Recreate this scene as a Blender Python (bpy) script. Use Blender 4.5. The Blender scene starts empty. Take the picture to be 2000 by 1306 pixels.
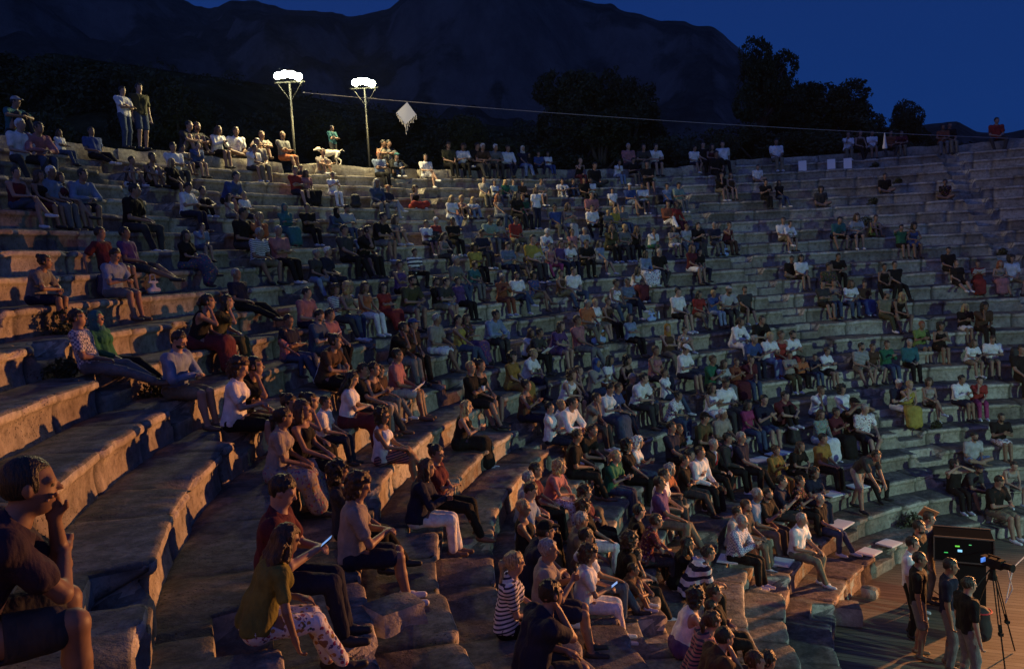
import bpy, math, random
import numpy as np
from mathutils import Matrix, Vector
SC = bpy.context.scene
R_ = math.radians
pi = math.pi
# ------------------------------------------------------------------ camera
FPX, PITCH, ROLL, ZC = 1624.9, 0.0891, 0.0522, 6.75   # focal length in photo pixels, tilt, roll, eye height over the stage
cp, sp, cr, sr = math.cos(PITCH), math.sin(PITCH), math.cos(ROLL), math.sin(ROLL)
LX, LV, LF = Vector((1, 0, 0)), Vector((0, sp, cp)), Vector((0, cp, -sp))
right = LX*cr - LV*sr
up = LX*sr + LV*cr
cam = bpy.data.cameras.new('camera'); camo = bpy.data.objects.new('camera', cam)
SC.collection.objects.link(camo); SC.camera = camo
camo.matrix_world = Matrix(((right.x, up.x, -LF.x, 0), (right.y, up.y, -LF.y, 0), (right.z, up.z, -LF.z, ZC), (0, 0, 0, 1)))
cam.sensor_width = 36; cam.lens = FPX/2000*36; cam.clip_start = .1; cam.clip_end = 6000
# ------------------------------------------------------------------ world: late dusk
W = bpy.data.worlds.new('World'); SC.world = W; W.use_nodes = True
wn, wl = W.node_tree.nodes, W.node_tree.links
bg = wn['Background']
# the sun is well below the horizon: deep blue overhead, paler and brighter where it went down (behind and left of the camera)
tc = wn.new('ShaderNodeTexCoord'); sx = wn.new('ShaderNodeSeparateXYZ'); wl.new(tc.outputs['Generated'], sx.inputs[0])
r1 = wn.new('ShaderNodeValToRGB'); e = r1.color_ramp.elements
e[0].position = 0.0; e[0].color = (.006, .030, .120, 1); e[1].position = .9; e[1].color = (.0075, .025, .115, 1)
m_ = e.new(.12); m_.color = (.0040, .033, .172, 1); m_ = e.new(.35); m_.color = (.006, .026, .14, 1)
wl.new(sx.outputs[2], r1.inputs[0])
dp = wn.new('ShaderNodeVectorMath'); dp.operation = 'DOT_PRODUCT'; dp.inputs[1].default_value = (-.42, -.86, .25); wl.new(tc.outputs['Generated'], dp.inputs[0])
r2 = wn.new('ShaderNodeValToRGB'); e = r2.color_ramp.elements
e[0].position = .0; e[0].color = (0, 0, 0, 1); e[1].position = 1; e[1].color = (.080, .115, .36, 1); m_ = e.new(.45); m_.color = (.013, .023, .085, 1)
wl.new(dp.outputs['Value'], r2.inputs[0])
ad = wn.new('ShaderNodeMix'); ad.data_type = 'RGBA'; ad.blend_type = 'ADD'; ad.inputs[0].default_value = 1
wl.new(r1.outputs[0], ad.inputs[6]); wl.new(r2.outputs[0], ad.inputs[7]); wl.new(ad.outputs[2], bg.inputs[0]); bg.inputs[1].default_value = 1.0
SC.view_settings.view_transform = 'Standard'; SC.view_settings.look = 'None'
SC.view_settings.exposure = 0; SC.view_settings.gamma = 1
def lamp(name, kind, loc, target, energy, color, **kw):
    l = bpy.data.lights.new(name, kind); l.energy = energy; l.color = color
    for a, b in kw.items(): setattr(l, a, b)
    o = bpy.data.objects.new(name, l); SC.collection.objects.link(o); o.location = loc
    o.rotation_euler = (Vector(target)-Vector(loc)).to_track_quat('-Z', 'Y').to_euler()
    return o
# stage lamps (outside the frame, on stands at the right of the stage): warm to the left side, greenish white to the right side
LAMP_W = 1300
lamp('stage_lamp_warm', 'SPOT', (19.5, 21, 3.9), (-3, 5.5, 4.6), 34000, (1, .39, .12), spot_size=R_(52), spot_blend=.9, shadow_soft_size=.15)
lamp('stage_lamp_green', 'SPOT', (17.5, 5.5, 5.4), (8, 18, -1.5), 3700, (.60, 1, .80), spot_size=R_(96), spot_blend=.85, shadow_soft_size=.15)
# ------------------------------------------------------------------ helpers
def link(o, parent=None):
    SC.collection.objects.link(o)
    if parent is not None: o.parent = parent
    return o
def new_mesh(name, V, F, mat=None, parent=None, smooth=False, mi=None):
    me = bpy.data.meshes.new(name)
    V = np.asarray(V, np.float32)
    if isinstance(F, np.ndarray):
        n, k = F.shape
        me.vertices.add(len(V)); me.vertices.foreach_set('co', V.ravel())
        me.loops.add(n*k); me.loops.foreach_set('vertex_index', F.astype(np.int32).ravel())
        me.polygons.add(n); me.polygons.foreach_set('loop_start', np.arange(n, dtype=np.int32)*k)
        me.update(calc_edges=True)
    else:
        me.from_pydata([tuple(map(float, v)) for v in V], [], F)
    if mat is not None:
        for m in (mat if isinstance(mat, (list, tuple)) else [mat]): me.materials.append(m)
    if mi is not None: me.polygons.foreach_set('material_index', np.asarray(mi, np.int32))
    if smooth: me.polygons.foreach_set('use_smooth', np.ones(len(me.polygons), bool))
    me.update()
    return link(bpy.data.objects.new(name, me), parent)
def empty(name, loc=(0, 0, 0), rz=0):
    o = bpy.data.objects.new(name, None); o.empty_display_size = .1
    o.location = loc; o.rotation_euler = (0, 0, rz); return link(o)
def tag(o, label=None, cat=None, group=None, kind=None):
    if label: o['label'] = label
    if cat: o['category'] = cat
    if group: o['group'] = group
    if kind: o['kind'] = kind
    return o
class MB:                                    # collects simple solids into one mesh
    def __init__(s): s.v = []; s.f = []; s.m = []
    def add(s, V, F, m=0):
        b = len(s.v); s.v += [tuple(v) for v in V]; s.f += [tuple(i+b for i in f) for f in F]; s.m += [m]*len(F)
    def box(s, c, h, M=None, m=0):
        V = [Vector((x*h[0], y*h[1], z*h[2])) for x in (-1, 1) for y in (-1, 1) for z in (-1, 1)]
        if M is not None: V = [M @ v for v in V]
        c = Vector(c); V = [v+c for v in V]
        s.add(V, [(0, 1, 3, 2), (4, 6, 7, 5), (0, 4, 5, 1), (2, 3, 7, 6), (0, 2, 6, 4), (1, 5, 7, 3)], m)
    def tube(s, pts, rad, n=8, m=0, cap=True):
        pts = [Vector(p) for p in pts]
        if not hasattr(rad, '__len__'): rad = [rad]*len(pts)
        rings = []; ref = Vector((.31, .2, .93))
        for i, p in enumerate(pts):
            d = (pts[min(i+1, len(pts)-1)]-pts[max(i-1, 0)]).normalized()
            a = d.cross(ref); a = a.normalized() if a.length > .05 else d.cross(Vector((1, 0, 0))).normalized()
            b = d.cross(a)
            rings.append([p+(a*math.cos(2*pi*j/n)+b*math.sin(2*pi*j/n))*rad[i] for j in range(n)])
        V = [v for r in rings for v in r]; F = []
        for i in range(len(pts)-1):
            for j in range(n): F.append((i*n+j, i*n+(j+1) % n, (i+1)*n+(j+1) % n, (i+1)*n+j))
        if cap: F.append(tuple(range(n))[::-1]); F.append(tuple((len(pts)-1)*n+j for j in range(n)))
        s.add(V, F, m)
    def lathe(s, c, prof, n=16, m=0):
        V = []; F = []
        for r, z in prof:
            V += [(c[0]+r*math.cos(2*pi*j/n), c[1]+r*math.sin(2*pi*j/n), c[2]+z) for j in range(n)]
        for i in range(len(prof)-1):
            for j in range(n): F.append((i*n+j, i*n+(j+1) % n, (i+1)*n+(j+1) % n, (i+1)*n+j))
        s.add(V, F, m)
    def build(s, name, mat, parent=None, smooth=False):
        return new_mesh(name, s.v, s.f, mat, parent, smooth, s.m)
# lattice value noise, numpy
def _h(ix, iy, iz, s):
    n = (ix*73856093) ^ (iy*19349663) ^ (iz*83492791) ^ (s*2654435)
    n = (n ^ (n >> 13)) * 1274126177 & 0x7fffffff
    return ((n ^ (n >> 16)) & 0xffff)/32767.5-1
def vnoise(P, s=0):
    P = np.asarray(P, float); i = np.floor(P).astype(np.int64); f = P-i; f = f*f*(3-2*f)
    r = 0
    for dx in (0, 1):
        for dy in (0, 1):
            for dz in (0, 1):
                w = (f[..., 0] if dx else 1-f[..., 0])*(f[..., 1] if dy else 1-f[..., 1])*(f[..., 2] if dz else 1-f[..., 2])
                r = r+w*_h(i[..., 0]+dx, i[..., 1]+dy, i[..., 2]+dz, s)
    return r
def fbm(P, o=4, s=0):
    P = np.asarray(P, float); r = 0; a = .5
    for k in range(o): r = r+a*vnoise(P*2**k, s+k*17); a *= .5
    return r
# pixel of the photograph -> ray; used for reading positions off the photograph, everything then stands at its own real place
def ray(x, y):
    u = (x-1000)/FPX; v = -(y-653)/FPX
    return LX*(u*cr+v*sr)+LV*(-u*sr+v*cr)+LF
def on_z(x, y, z):
    d = ray(x, y); return Vector((0, 0, ZC))+d*((z-ZC)/d.z)
def at_y(x, y, Y):
    d = ray(x, y); return Vector((0, 0, ZC))+d*(Y/d.y)
def to_px(p):
    q = Vector(p)-Vector((0, 0, ZC)); f = q.dot(LF)
    return 1000+FPX*q.dot(right)/f, 653-FPX*q.dot(up)/f, f
# theatre plan: circular tiers round O
OX, OY = 12.1945, 10.4556
RISE, DEPTH, RT = .42, .7658, 24.737
KAP = {17: 16.85, 18: 17.84, 19: 18.84, 20: 19.78, 21: 20.65, 22: 21.48, 23: 22.32, 24: 23.26, 25: 24.1}   # the lowest rows are a little shallower
def Rk(k): return RT-DEPTH*(KAP.get(k, k)-1)
def Zk(k): return ZC+3.0752-RISE*(KAP.get(k, k)-1)
def pol(r, t, z=0): return Vector((OX+r*math.cos(t), OY+r*math.sin(t), z))
# ------------------------------------------------------------------ materials
MATS = {}
def mat(name, base, rough=.8, build=None, metal=0, emit=None, spec=.5):
    if name in MATS: return MATS[name]
    m = bpy.data.materials.new(name); m.use_nodes = True; MATS[name] = m
    nt = m.node_tree; b = nt.nodes['Principled BSDF']
    b.inputs['Base Color'].default_value = (*base, 1); b.inputs['Roughness'].default_value = rough
    b.inputs['Metallic'].default_value = metal; b.inputs['Specular IOR Level'].default_value = spec
    if emit: b.inputs['Emission Color'].default_value = (*emit[0], 1); b.inputs['Emission Strength'].default_value = emit[1]
    if build: build(nt, b)
    return m
def N(nt, t, **kw):
    n = nt.nodes.new(t)
    for k, v in kw.items():
        if k.startswith('i_'):
            key = k[2:].replace('_', ' ')
            n.inputs[int(key) if key.isdigit() else key].default_value = v
        else: setattr(n, k, v)
    return n
def coords(nt, kind='Object', scale=None):
    tc = N(nt, 'ShaderNodeTexCoord'); out = tc.outputs[kind]
    if scale:
        mp = N(nt, 'ShaderNodeMapping'); mp.inputs['Scale'].default_value = scale; nt.links.new(out, mp.inputs[0]); out = mp.outputs[0]
    return out
def ramp(nt, src, stops):
    r = N(nt, 'ShaderNodeValToRGB'); nt.links.new(src, r.inputs[0]); e = r.color_ramp.elements
    for i, (p, c) in enumerate(stops):
        el = e[i] if i < 2 else e.new(p)
        el.position = p; el.color = (*c, 1) if len(c) == 3 else c
    return r.outputs[0]
def noise(nt, co, scale, detail=4, rough=.55, out=0):
    n = N(nt, 'ShaderNodeTexNoise', i_Scale=scale, i_Detail=detail, i_Roughness=rough); nt.links.new(co, n.inputs['Vector']); return n.outputs[out]
def mix(nt, f, a, b, kind='MIX'):
    m = N(nt, 'ShaderNodeMix', data_type='RGBA', blend_type=kind)
    for i, v in ((0, f), (6, a), (7, b)):
        if isinstance(v, (int, float)): m.inputs[i].default_value = v
        elif isinstance(v, tuple): m.inputs[i].default_value = (*v, 1)
        else: nt.links.new(v, m.inputs[i])
    return m.outputs[2]
def bump(nt, b, h, strength=.5, dist=.02):
    n = N(nt, 'ShaderNodeBump', i_Strength=strength, i_Distance=dist)
    nt.links.new(h, n.inputs['Height']); nt.links.new(n.outputs[0], b.inputs['Normal'])
def math_(nt, op, a, b=None):
    m = N(nt, 'ShaderNodeMath', operation=op)
    for i, v in ((0, a), (1, b)):
        if v is None: continue
        if isinstance(v, (int, float)): m.inputs[i].default_value = v
        else: nt.links.new(v, m.inputs[i])
    return m.outputs[0]
def b_stone(nt, b):
    co = coords(nt)
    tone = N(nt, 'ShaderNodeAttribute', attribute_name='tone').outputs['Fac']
    big = noise(nt, co, .9, 5, .6); fine = noise(nt, co, 9, 6, .7)
    c = ramp(nt, fine, [(.30, (.16, .145, .125)), (.46, (.32, .295, .255)), (.7, (.46, .43, .375))])
    c = mix(nt, ramp(nt, big, [(.42, (0, 0, 0)), (.62, (1, 1, 1))]), c, mix(nt, 1.0, c, (.62, .58, .55), 'MULTIPLY'))
    # dark lichen and dirt, deepened on upward faces to paint the treads as unlit
    geo = N(nt, 'ShaderNodeNewGeometry'); sx = N(nt, 'ShaderNodeSeparateXYZ'); nt.links.new(geo.outputs['Normal'], sx.inputs[0])
    flat = math_(nt, 'GREATER_THAN', sx.outputs[2], .6)
    st = ramp(nt, noise(nt, coords(nt, 'Object', (1.6, 1.6, 1)), 3.2, 8, .75), [(.40, (0, 0, 0)), (.60, (1, 1, 1))])
    c = mix(nt, math_(nt, 'MULTIPLY', st, math_(nt, 'ADD', math_(nt, 'MULTIPLY', flat, .68), .16)), c, (.055, .052, .045))
    pits = N(nt, 'ShaderNodeTexVoronoi', i_Scale=26.0); nt.links.new(co, pits.inputs['Vector'])
    pm = ramp(nt, pits.outputs['Distance'], [(.08, (1, 1, 1)), (.24, (0, 0, 0))])
    pm2 = math_(nt, 'MULTIPLY', pm, ramp(nt, noise(nt, co, 2.1, 3), [(.5, (0, 0, 0)), (.62, (1, 1, 1))]))
    c = mix(nt, math_(nt, 'MULTIPLY', pm2, .8), c, (.05, .045, .04))
    c = mix(nt, math_(nt, 'MULTIPLY', flat, .55), c, (.060, .058, .056)); c = mix(nt, 1.0, c, mix(nt, tone, (.72, .71, .69), (1.50, 1.49, 1.47)), 'MULTIPLY')  # even dark coat on upward faces paints in the shade of the treads
    jt = N(nt, 'ShaderNodeAttribute', attribute_name='joint').outputs['Fac']; c = mix(nt, math_(nt, 'MULTIPLY', jt, .85), c, (.03, .028, .025))
    nt.links.new(c, b.inputs['Base Color'])
    h = math_(nt, 'SUBTRACT', math_(nt, 'ADD', fine, math_(nt, 'MULTIPLY', noise(nt, co, 38, 3), .35)), pm2)
    bump(nt, b, h, .9, .03)
M_STONE = mat('limestone', (.3, .27, .23), .92, b_stone, spec=.2)
def b_deck(nt, b):
    # boards run along the object's x axis
    co = coords(nt); sx = N(nt, 'ShaderNodeSeparateXYZ'); nt.links.new(co, sx.inputs[0])
    q = math_(nt, 'DIVIDE', sx.outputs[1], .13); fr = math_(nt, 'FRACT', q); idx = math_(nt, 'FLOOR', q)
    wnz = N(nt, 'ShaderNodeTexWhiteNoise', noise_dimensions='1D'); nt.links.new(idx, wnz.inputs['W'])
    gr = noise(nt, coords(nt, 'Object', (1.2, 26, 1)), 2, 5, .6)
    c = ramp(nt, gr, [(.3, (.11, .09, .06)), (.7, (.23, .185, .13))])
    c = mix(nt, wnz.outputs[0], c, mix(nt, 1.0, c, (.68, .66, .64), 'MULTIPLY'))
    gap = math_(nt, 'LESS_THAN', fr, .085)
    c = mix(nt, gap, c, (.012, .01, .008)); nt.links.new(c, b.inputs['Base Color'])
    bump(nt, b, math_(nt, 'SUBTRACT', math_(nt, 'MULTIPLY', gr, .1), gap), .8, .01)
M_DECK = mat('deck_boards', (.2, .15, .1), .6, b_deck)
def b_ground(nt, b):
    c = ramp(nt, noise(nt, coords(nt), .6, 8, .7), [(.35, (.03, .032, .018)), (.6, (.09, .08, .055))])
    nt.links.new(c, b.inputs['Base Color']); bump(nt, b, noise(nt, coords(nt), 2.5, 6, .7), 1, .2)
M_GROUND = mat('dry_soil', (.08, .07, .05), .95, b_ground, spec=.1)
def b_mtn(nt, b):
    co = coords(nt); geo = N(nt, 'ShaderNodeNewGeometry'); sx = N(nt, 'ShaderNodeSeparateXYZ'); nt.links.new(geo.outputs['Normal'], sx.inputs[0])
    rock = ramp(nt, noise(nt, coords(nt, 'Object', (1, 1, .35)), .035, 8, .7), [(.35, (.06, .06, .06)), (.65, (.13, .125, .12))])
    scrub = ramp(nt, noise(nt, co, .05, 8, .75), [(.40, (.016, .02, .015)), (.60, (.045, .048, .04)), (.74, (.10, .095, .09))])
    steep = ramp(nt, math_(nt, 'ADD', sx.outputs[2], math_(nt, 'MULTIPLY', math_(nt, 'SUBTRACT', noise(nt, co, .02, 6, .7), .5), .9)), [(.58, (1, 1, 1)), (.72, (0, 0, 0))])
    nt.links.new(mix(nt, steep, scrub, rock), b.inputs['Base Color']); bump(nt, b, noise(nt, co, .06, 10, .75), 1, 9)
M_MTN = mat('mountain_rock', (.1, .1, .1), 1, b_mtn, spec=0)
# ------------------------------------------------------------------ the theatre
AISLES = [R_(a) for a in (75.5, 103, 129.5, 155, 181, 199.5)]
T0, TE = R_(50), R_(246)
theatre = empty('amphitheatre', (OX, OY, 0))
tag(theatre, 'ancient open-air theatre of weathered stone seating tiers curving round the stage', 'amphitheatre')
def sstep(a, b, x): t = np.clip((x-a)/(b-a), 0, 1); return t*t*(3-2*t)
def tier(k):
    rng = np.random.default_rng(900+k); Rr = Rk(k); z = Zk(k); T1 = TE if k else R_(97); DEPTH = Rk(k-1)-Rk(k) if k > 1 else .766; drop = Zk(k)-Zk(k+1)
    step = .05 if k > 6 else .065
    # near the camera the stones fill the frame: sample them finer
    n = int((T1-T0)*Rr/step); t = np.linspace(T0, T1, n)
    # stone blocks
    bt = [T0]; 
    while bt[-1] < T1: bt.append(bt[-1]+rng.uniform(.7, 1.75)/Rr)
    bt = np.array(bt); bi = np.searchsorted(bt, t)-1; bi = np.clip(bi, 0, len(bt)-2)
    dr = rng.normal(0, .012, len(bt)); dz = rng.normal(0, .008, len(bt)); tn = rng.uniform(.15, .85, len(bt)); dmg = rng.uniform(0, 1, len(bt))
    newish = rng.uniform(0, 1, len(bt)) > (.90 if k < 15 else .72)
    if k in (20, 22): newish |= (bt > R_(150)) & (bt < R_(207))
    tn = np.where(newish, rng.uniform(.8, 1.0, len(bt)), tn)
    da = np.minimum(t-bt[bi], bt[bi+1]-t)*Rr                        # distance to a joint, metres
    joint = np.exp(-(da/.035)**2)*.035
    corner = np.exp(-(da/.11)**2)*np.where(dmg[bi] > .45, .05, .012)
    P = np.stack([t*Rr*1.1, np.full(n, k*7.3), np.zeros(n)], 1)
    e1 = fbm(P*1.4, 4, 3); e2 = fbm(P*5, 3, 9)
    wear = np.clip(e1*2.6-.62, 0, 1)*(1 if k > 9 else .8)            # broken stretches of the lip
    wear = np.where(newish[bi], wear*.15, wear)
    rag = .5+.5*np.clip((k-8)/6, 0, 1)
    ais = np.zeros(n, bool)
    for a in AISLES:
        if a > R_(190) and k < 13: continue
        ais |= abs(t-a)*Rr < .36
    # profile, back to front: (radial offset from edge, drop)
    tread = [(DEPTH+.12, -.03), (DEPTH-.02, .005), (.6, .004), (.48, -.002), (.36, -.004), (.25, -.002), (.15, 0), (.08, .002), (.035, 0)]
    lip = [(.008, -.006), (-.012, -.03), (-.014, -.075), (0, -.098), (.032, -.112), (.046, -.15), (.055, -.22), (.055, -.30), (.046, -.37), (.03, -.47)]
    st = [(DEPTH+.12, -.03), (DEPTH-.02, .0), (.66, 0), (.56, 0), (.47, 0), (.41, -.002), (.385, -.012), (.38, -.06), (.38, -.14), (.375, -.2), (.33, -.21), (.2, -.21), (.06, -.21), (.0, -.214), (-.01, -.23), (-.01, -.28), (0, -.34), (0, -.40), (0, -.47)]
    prof = tread+lip; m = len(prof)
    V = np.zeros((m, n, 3)); tonev = np.zeros((m, n)); jointv = np.zeros((m, n))
    for j, (o, d) in enumerate(prof):
        o_ = np.full(n, o); d_ = np.full(n, d)
        o_ = np.where(ais, st[j][0], o_); d_ = np.where(ais, st[j][1], d_)
        P2 = np.stack([t*Rr*3, np.full(n, o*3+k*5), np.full(n, d*3)], 1)
        nz = fbm(P2, 4, 31)
        if j < len(tread):
            zz = z+d_+nz*.018*rag*(1 if j else 0)+dz[bi]-joint*.5
            rr = Rr+o_+dr[bi]
            if o < .3: zz = zz-wear*.10*(1-o/.3)*rag-corner*.5*(1-o/.3)
        else:
            q = (j-len(tread))/(len(lip)-1)
            top = max(0, 1-q*2.2)
            zz = z+d_-top*(wear*.12*rag+corner*.6)+dz[bi]
            rr = Rr+o_+dr[bi]+wear*.13*rag*np.cos(min(q, .8)*1.9)**2+corner*(1-q*.6)+joint+nz*.020*rag+e2*.008*rag
        V[j, :, 0] = rr*np.cos(t); V[j, :, 1] = rr*np.sin(t); V[j, :, 2] = zz
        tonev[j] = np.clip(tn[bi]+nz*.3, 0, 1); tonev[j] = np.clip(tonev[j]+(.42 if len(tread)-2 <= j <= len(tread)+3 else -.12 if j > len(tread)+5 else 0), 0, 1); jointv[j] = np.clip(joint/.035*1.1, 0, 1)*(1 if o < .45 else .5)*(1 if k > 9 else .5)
    idx = np.arange(m*n).reshape(m, n)
    F = np.stack([idx[:-1, :-1].ravel(), idx[:-1, 1:].ravel(), idx[1:, 1:].ravel(), idx[1:, :-1].ravel()], 1)
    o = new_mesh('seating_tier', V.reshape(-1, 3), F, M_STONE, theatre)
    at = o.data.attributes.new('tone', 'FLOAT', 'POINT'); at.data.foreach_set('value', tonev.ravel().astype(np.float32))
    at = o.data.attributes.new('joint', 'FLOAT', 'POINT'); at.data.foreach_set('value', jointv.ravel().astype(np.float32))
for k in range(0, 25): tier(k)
def stone_mesh(sx, sy, sz, seed, rnd=.10, n=7):
    # a rough quarried block: subdivided box, rounded and dented
    rng = np.random.default_rng(seed); g = np.linspace(-1, 1, n); V = []; F = []
    for ax in range(3):
        for s in (-1, 1):
            b = len(V)
            for a in g:
                for c in g:
                    p = [0, 0, 0]; p[ax] = s; p[(ax+1) % 3] = a; p[(ax+2) % 3] = c; V.append(p)
            for i in range(n-1):
                for j in range(n-1):
                    q = (b+i*n+j, b+(i+1)*n+j, b+(i+1)*n+j+1, b+i*n+j+1)
                    F.append(q if s > 0 else q[::-1])
    V = np.array(V, float); L = np.linalg.norm(V, axis=1, keepdims=True); V = V*(1-rnd)+V/L*rnd*1.5
    V *= np.array([sx, sy, sz])/2
    d = fbm(V*2.2+seed*3.1, 4, seed % 97); V += V/np.linalg.norm(V, axis=1, keepdims=True)*d[:, None]*.16
    return V, np.array(F)
def stone(name, sx, sy, sz, loc, rz=0, seed=0, parent=None, rnd=.1, tone=None, tilt=0):
    V, F = stone_mesh(sx, sy, sz, seed, rnd)
    o = new_mesh(name, V, F, M_STONE, parent, True); o.location = loc; o.rotation_euler = (tilt, tilt*.5, rz)
    at = o.data.attributes.new('tone', 'FLOAT', 'POINT'); at.data.foreach_set('value', np.full(len(V), random.Random(seed).uniform(.3, .9) if tone is None else tone, np.float32))
    return o
# rim: rough wall of blocks on top of the highest tier
rr = random.Random(5)
def rim(a0, a1, h0, h1, gap=(), kk=1):
    t = a0
    while t > a1:
        w = rr.uniform(.7, 1.9)/Rk(kk-1); tm = t-w/2; q = (a0-t)/(a0-a1)
        if not any(g0 < math.degrees(tm) < g1 for g0, g1 in gap):
            h = (h0+(h1-h0)*q)*rr.uniform(.88, 1.08)
            r = Rk(kk)+DEPTH+rr.uniform(.0, .16)+.22
            p = pol(r, tm, Zk(kk)+h/2-.04)-Vector((OX, OY, 0))
            stone('rim_block', .62, w*r*.97, h, p, tm, rr.randint(0, 9999), theatre, rr.choice((.08, .15, .3)), tilt=rr.uniform(-.03, .03))
        t -= w
rim(R_(196), R_(97.5), .50, .50, gap=((137.8, 141.2),))
rim(R_(97), R_(50), .36, .5, kk=0)
# fill behind the tiers so that nothing is hollow: the slope under the theatre
def ring_sheet(name, rs, zs, mt, a0=0, a1=2*pi, n=160, amp=0, parent=None, loc=(OX, OY, 0)):
    t = np.linspace(a0, a1, n); V = np.zeros((len(rs), n, 3))
    for i, (r, z) in enumerate(zip(rs, zs)):
        V[i, :, 0] = r*np.cos(t); V[i, :, 1] = r*np.sin(t); V[i, :, 2] = z
    if amp: V[..., 2] += fbm(V*np.array([.25, .25, 0]), 4, 7)*np.array([a for a in amp])[:, None]
    w = sstep(R_(44), R_(49), t)*(1-sstep(R_(247), R_(252), t)); V[..., 2] = V[..., 2]*w+np.minimum(V[..., 2], -.12)*(1-w)
    idx = np.arange(len(rs)*n).reshape(len(rs), n)
    F = np.stack([idx[:-1, :-1].ravel(), idx[1:, :-1].ravel(), idx[1:, 1:].ravel(), idx[:-1, 1:].ravel()], 1)
    o = new_mesh(name, V.reshape(-1, 3), F, mt, parent, True); o.location = loc; return o
zt = Zk(1)
tag(ring_sheet('ground', [7.6, 24.9, 26.0, 28, 33, 42, 60, 90, 150, 400, 2500], [-.6, zt-1.9, zt-.15, zt-.2, zt-.6, zt-1, zt-3, zt-7, -2, -12, -40], M_GROUND,
    amp=[0, 0, .1, .3, .8, 1.2, 2, 3, 4, 6, 10]), kind='structure')
# stage deck
V = [(-9, -14, 0), (16, -14, 0), (16, 6.4, 0), (-9, 6.4, 0)]
n = 90; V = [(0, 0, 0)]+[(7.9*math.cos(a), 7.9*math.sin(a), 0) for a in np.linspace(R_(20), R_(300), n)]+[(16, -14, 0), (16, 4, 0)]
dk = new_mesh('stage_floor', V, [(0, i, i+1) for i in range(1, len(V)-1)]+[(0, len(V)-1, 1)], M_DECK)
dk.location = (OX, OY, .03); dk.rotation_euler = (0, 0, 0)
me = dk.data; rot = Matrix.Rotation(R_(22), 4, 'Z'); me.transform(rot); dk.rotation_euler = (0, 0, R_(-22)); tag(dk, kind='structure')
# ------------------------------------------------------------------ figures: one continuous skin per body, grown from a distance field
class SDF:
    def __init__(s, res): s.res = res; s.pr = []; s.cut = []; s.sub = []
    def cap(s, a, b, ra, rb, k=.03): s.pr.append(('c', np.array(a, float), np.array(b, float), ra, rb, k)); return s
    def ell(s, c, r, M=None, k=.03): s.pr.append(('e', np.array(c, float), np.array(r, float), M, 0, k)); return s
    def mesh(s, noise_=None):
        lo = np.full(3, 9.); hi = -lo
        bb = []
        for p in s.pr:
            if p[0] == 'c': q = np.stack([p[1]-p[3], p[1]+p[3], p[2]-p[4], p[2]+p[4]])
            else: r = p[2].max() if p[3] is not None else p[2]; q = np.stack([p[1]-r, p[1]+r])
            a, b = q.min(0)-.05, q.max(0)+.05; bb.append((a, b)); lo = np.minimum(lo, a); hi = np.maximum(hi, b)
        n = np.ceil((hi-lo)/s.res).astype(int)+2
        ax = [lo[i]+np.arange(n[i])*s.res for i in range(3)]
        D = np.full(n, .2)
        for p, (a, b) in zip(s.pr, bb):
            i0 = np.maximum(((a-lo)/s.res).astype(int), 0); i1 = np.minimum(((b-lo)/s.res).astype(int)+2, n)
            X, Y, Z = np.meshgrid(ax[0][i0[0]:i1[0]], ax[1][i0[1]:i1[1]], ax[2][i0[2]:i1[2]], indexing='ij')
            Pt = np.stack([X, Y, Z], -1)
            if p[0] == 'c':
                ab = p[2]-p[1]; L = max(ab@ab, 1e-9); t = np.clip(((Pt-p[1])@ab)/L, 0, 1)
                d = np.linalg.norm(Pt-p[1]-t[..., None]*ab, axis=-1)-(p[3]+(p[4]-p[3])*t)
            else:
                q = Pt-p[1]
                if p[3] is not None: q = q@p[3]
                l = np.linalg.norm(q/p[2], axis=-1); d = (l-1)*l/np.maximum(np.linalg.norm(q/p[2]**2, axis=-1), 1e-6)
                d = np.where(l < .3, -p[2].min()*.7, d)
            sl = tuple(slice(i0[i], i1[i]) for i in range(3)); o = D[sl]; k = p[5]
            if k > 0:
                h = np.clip(.5+.5*(o-d)/k, 0, 1); D[sl] = o*(1-h)+d*h-k*h*(1-h)
            else: D[sl] = np.minimum(o, d)
        if s.cut or s.sub or noise_ is not None:
            X, Y, Z = np.meshgrid(*ax, indexing='ij'); Pt = np.stack([X, Y, Z], -1)
            for fn in s.cut: D = np.maximum(D, fn(Pt))
            if noise_ is not None: D = D+noise_(Pt)
        return nets(D, lo, s.res)
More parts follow.
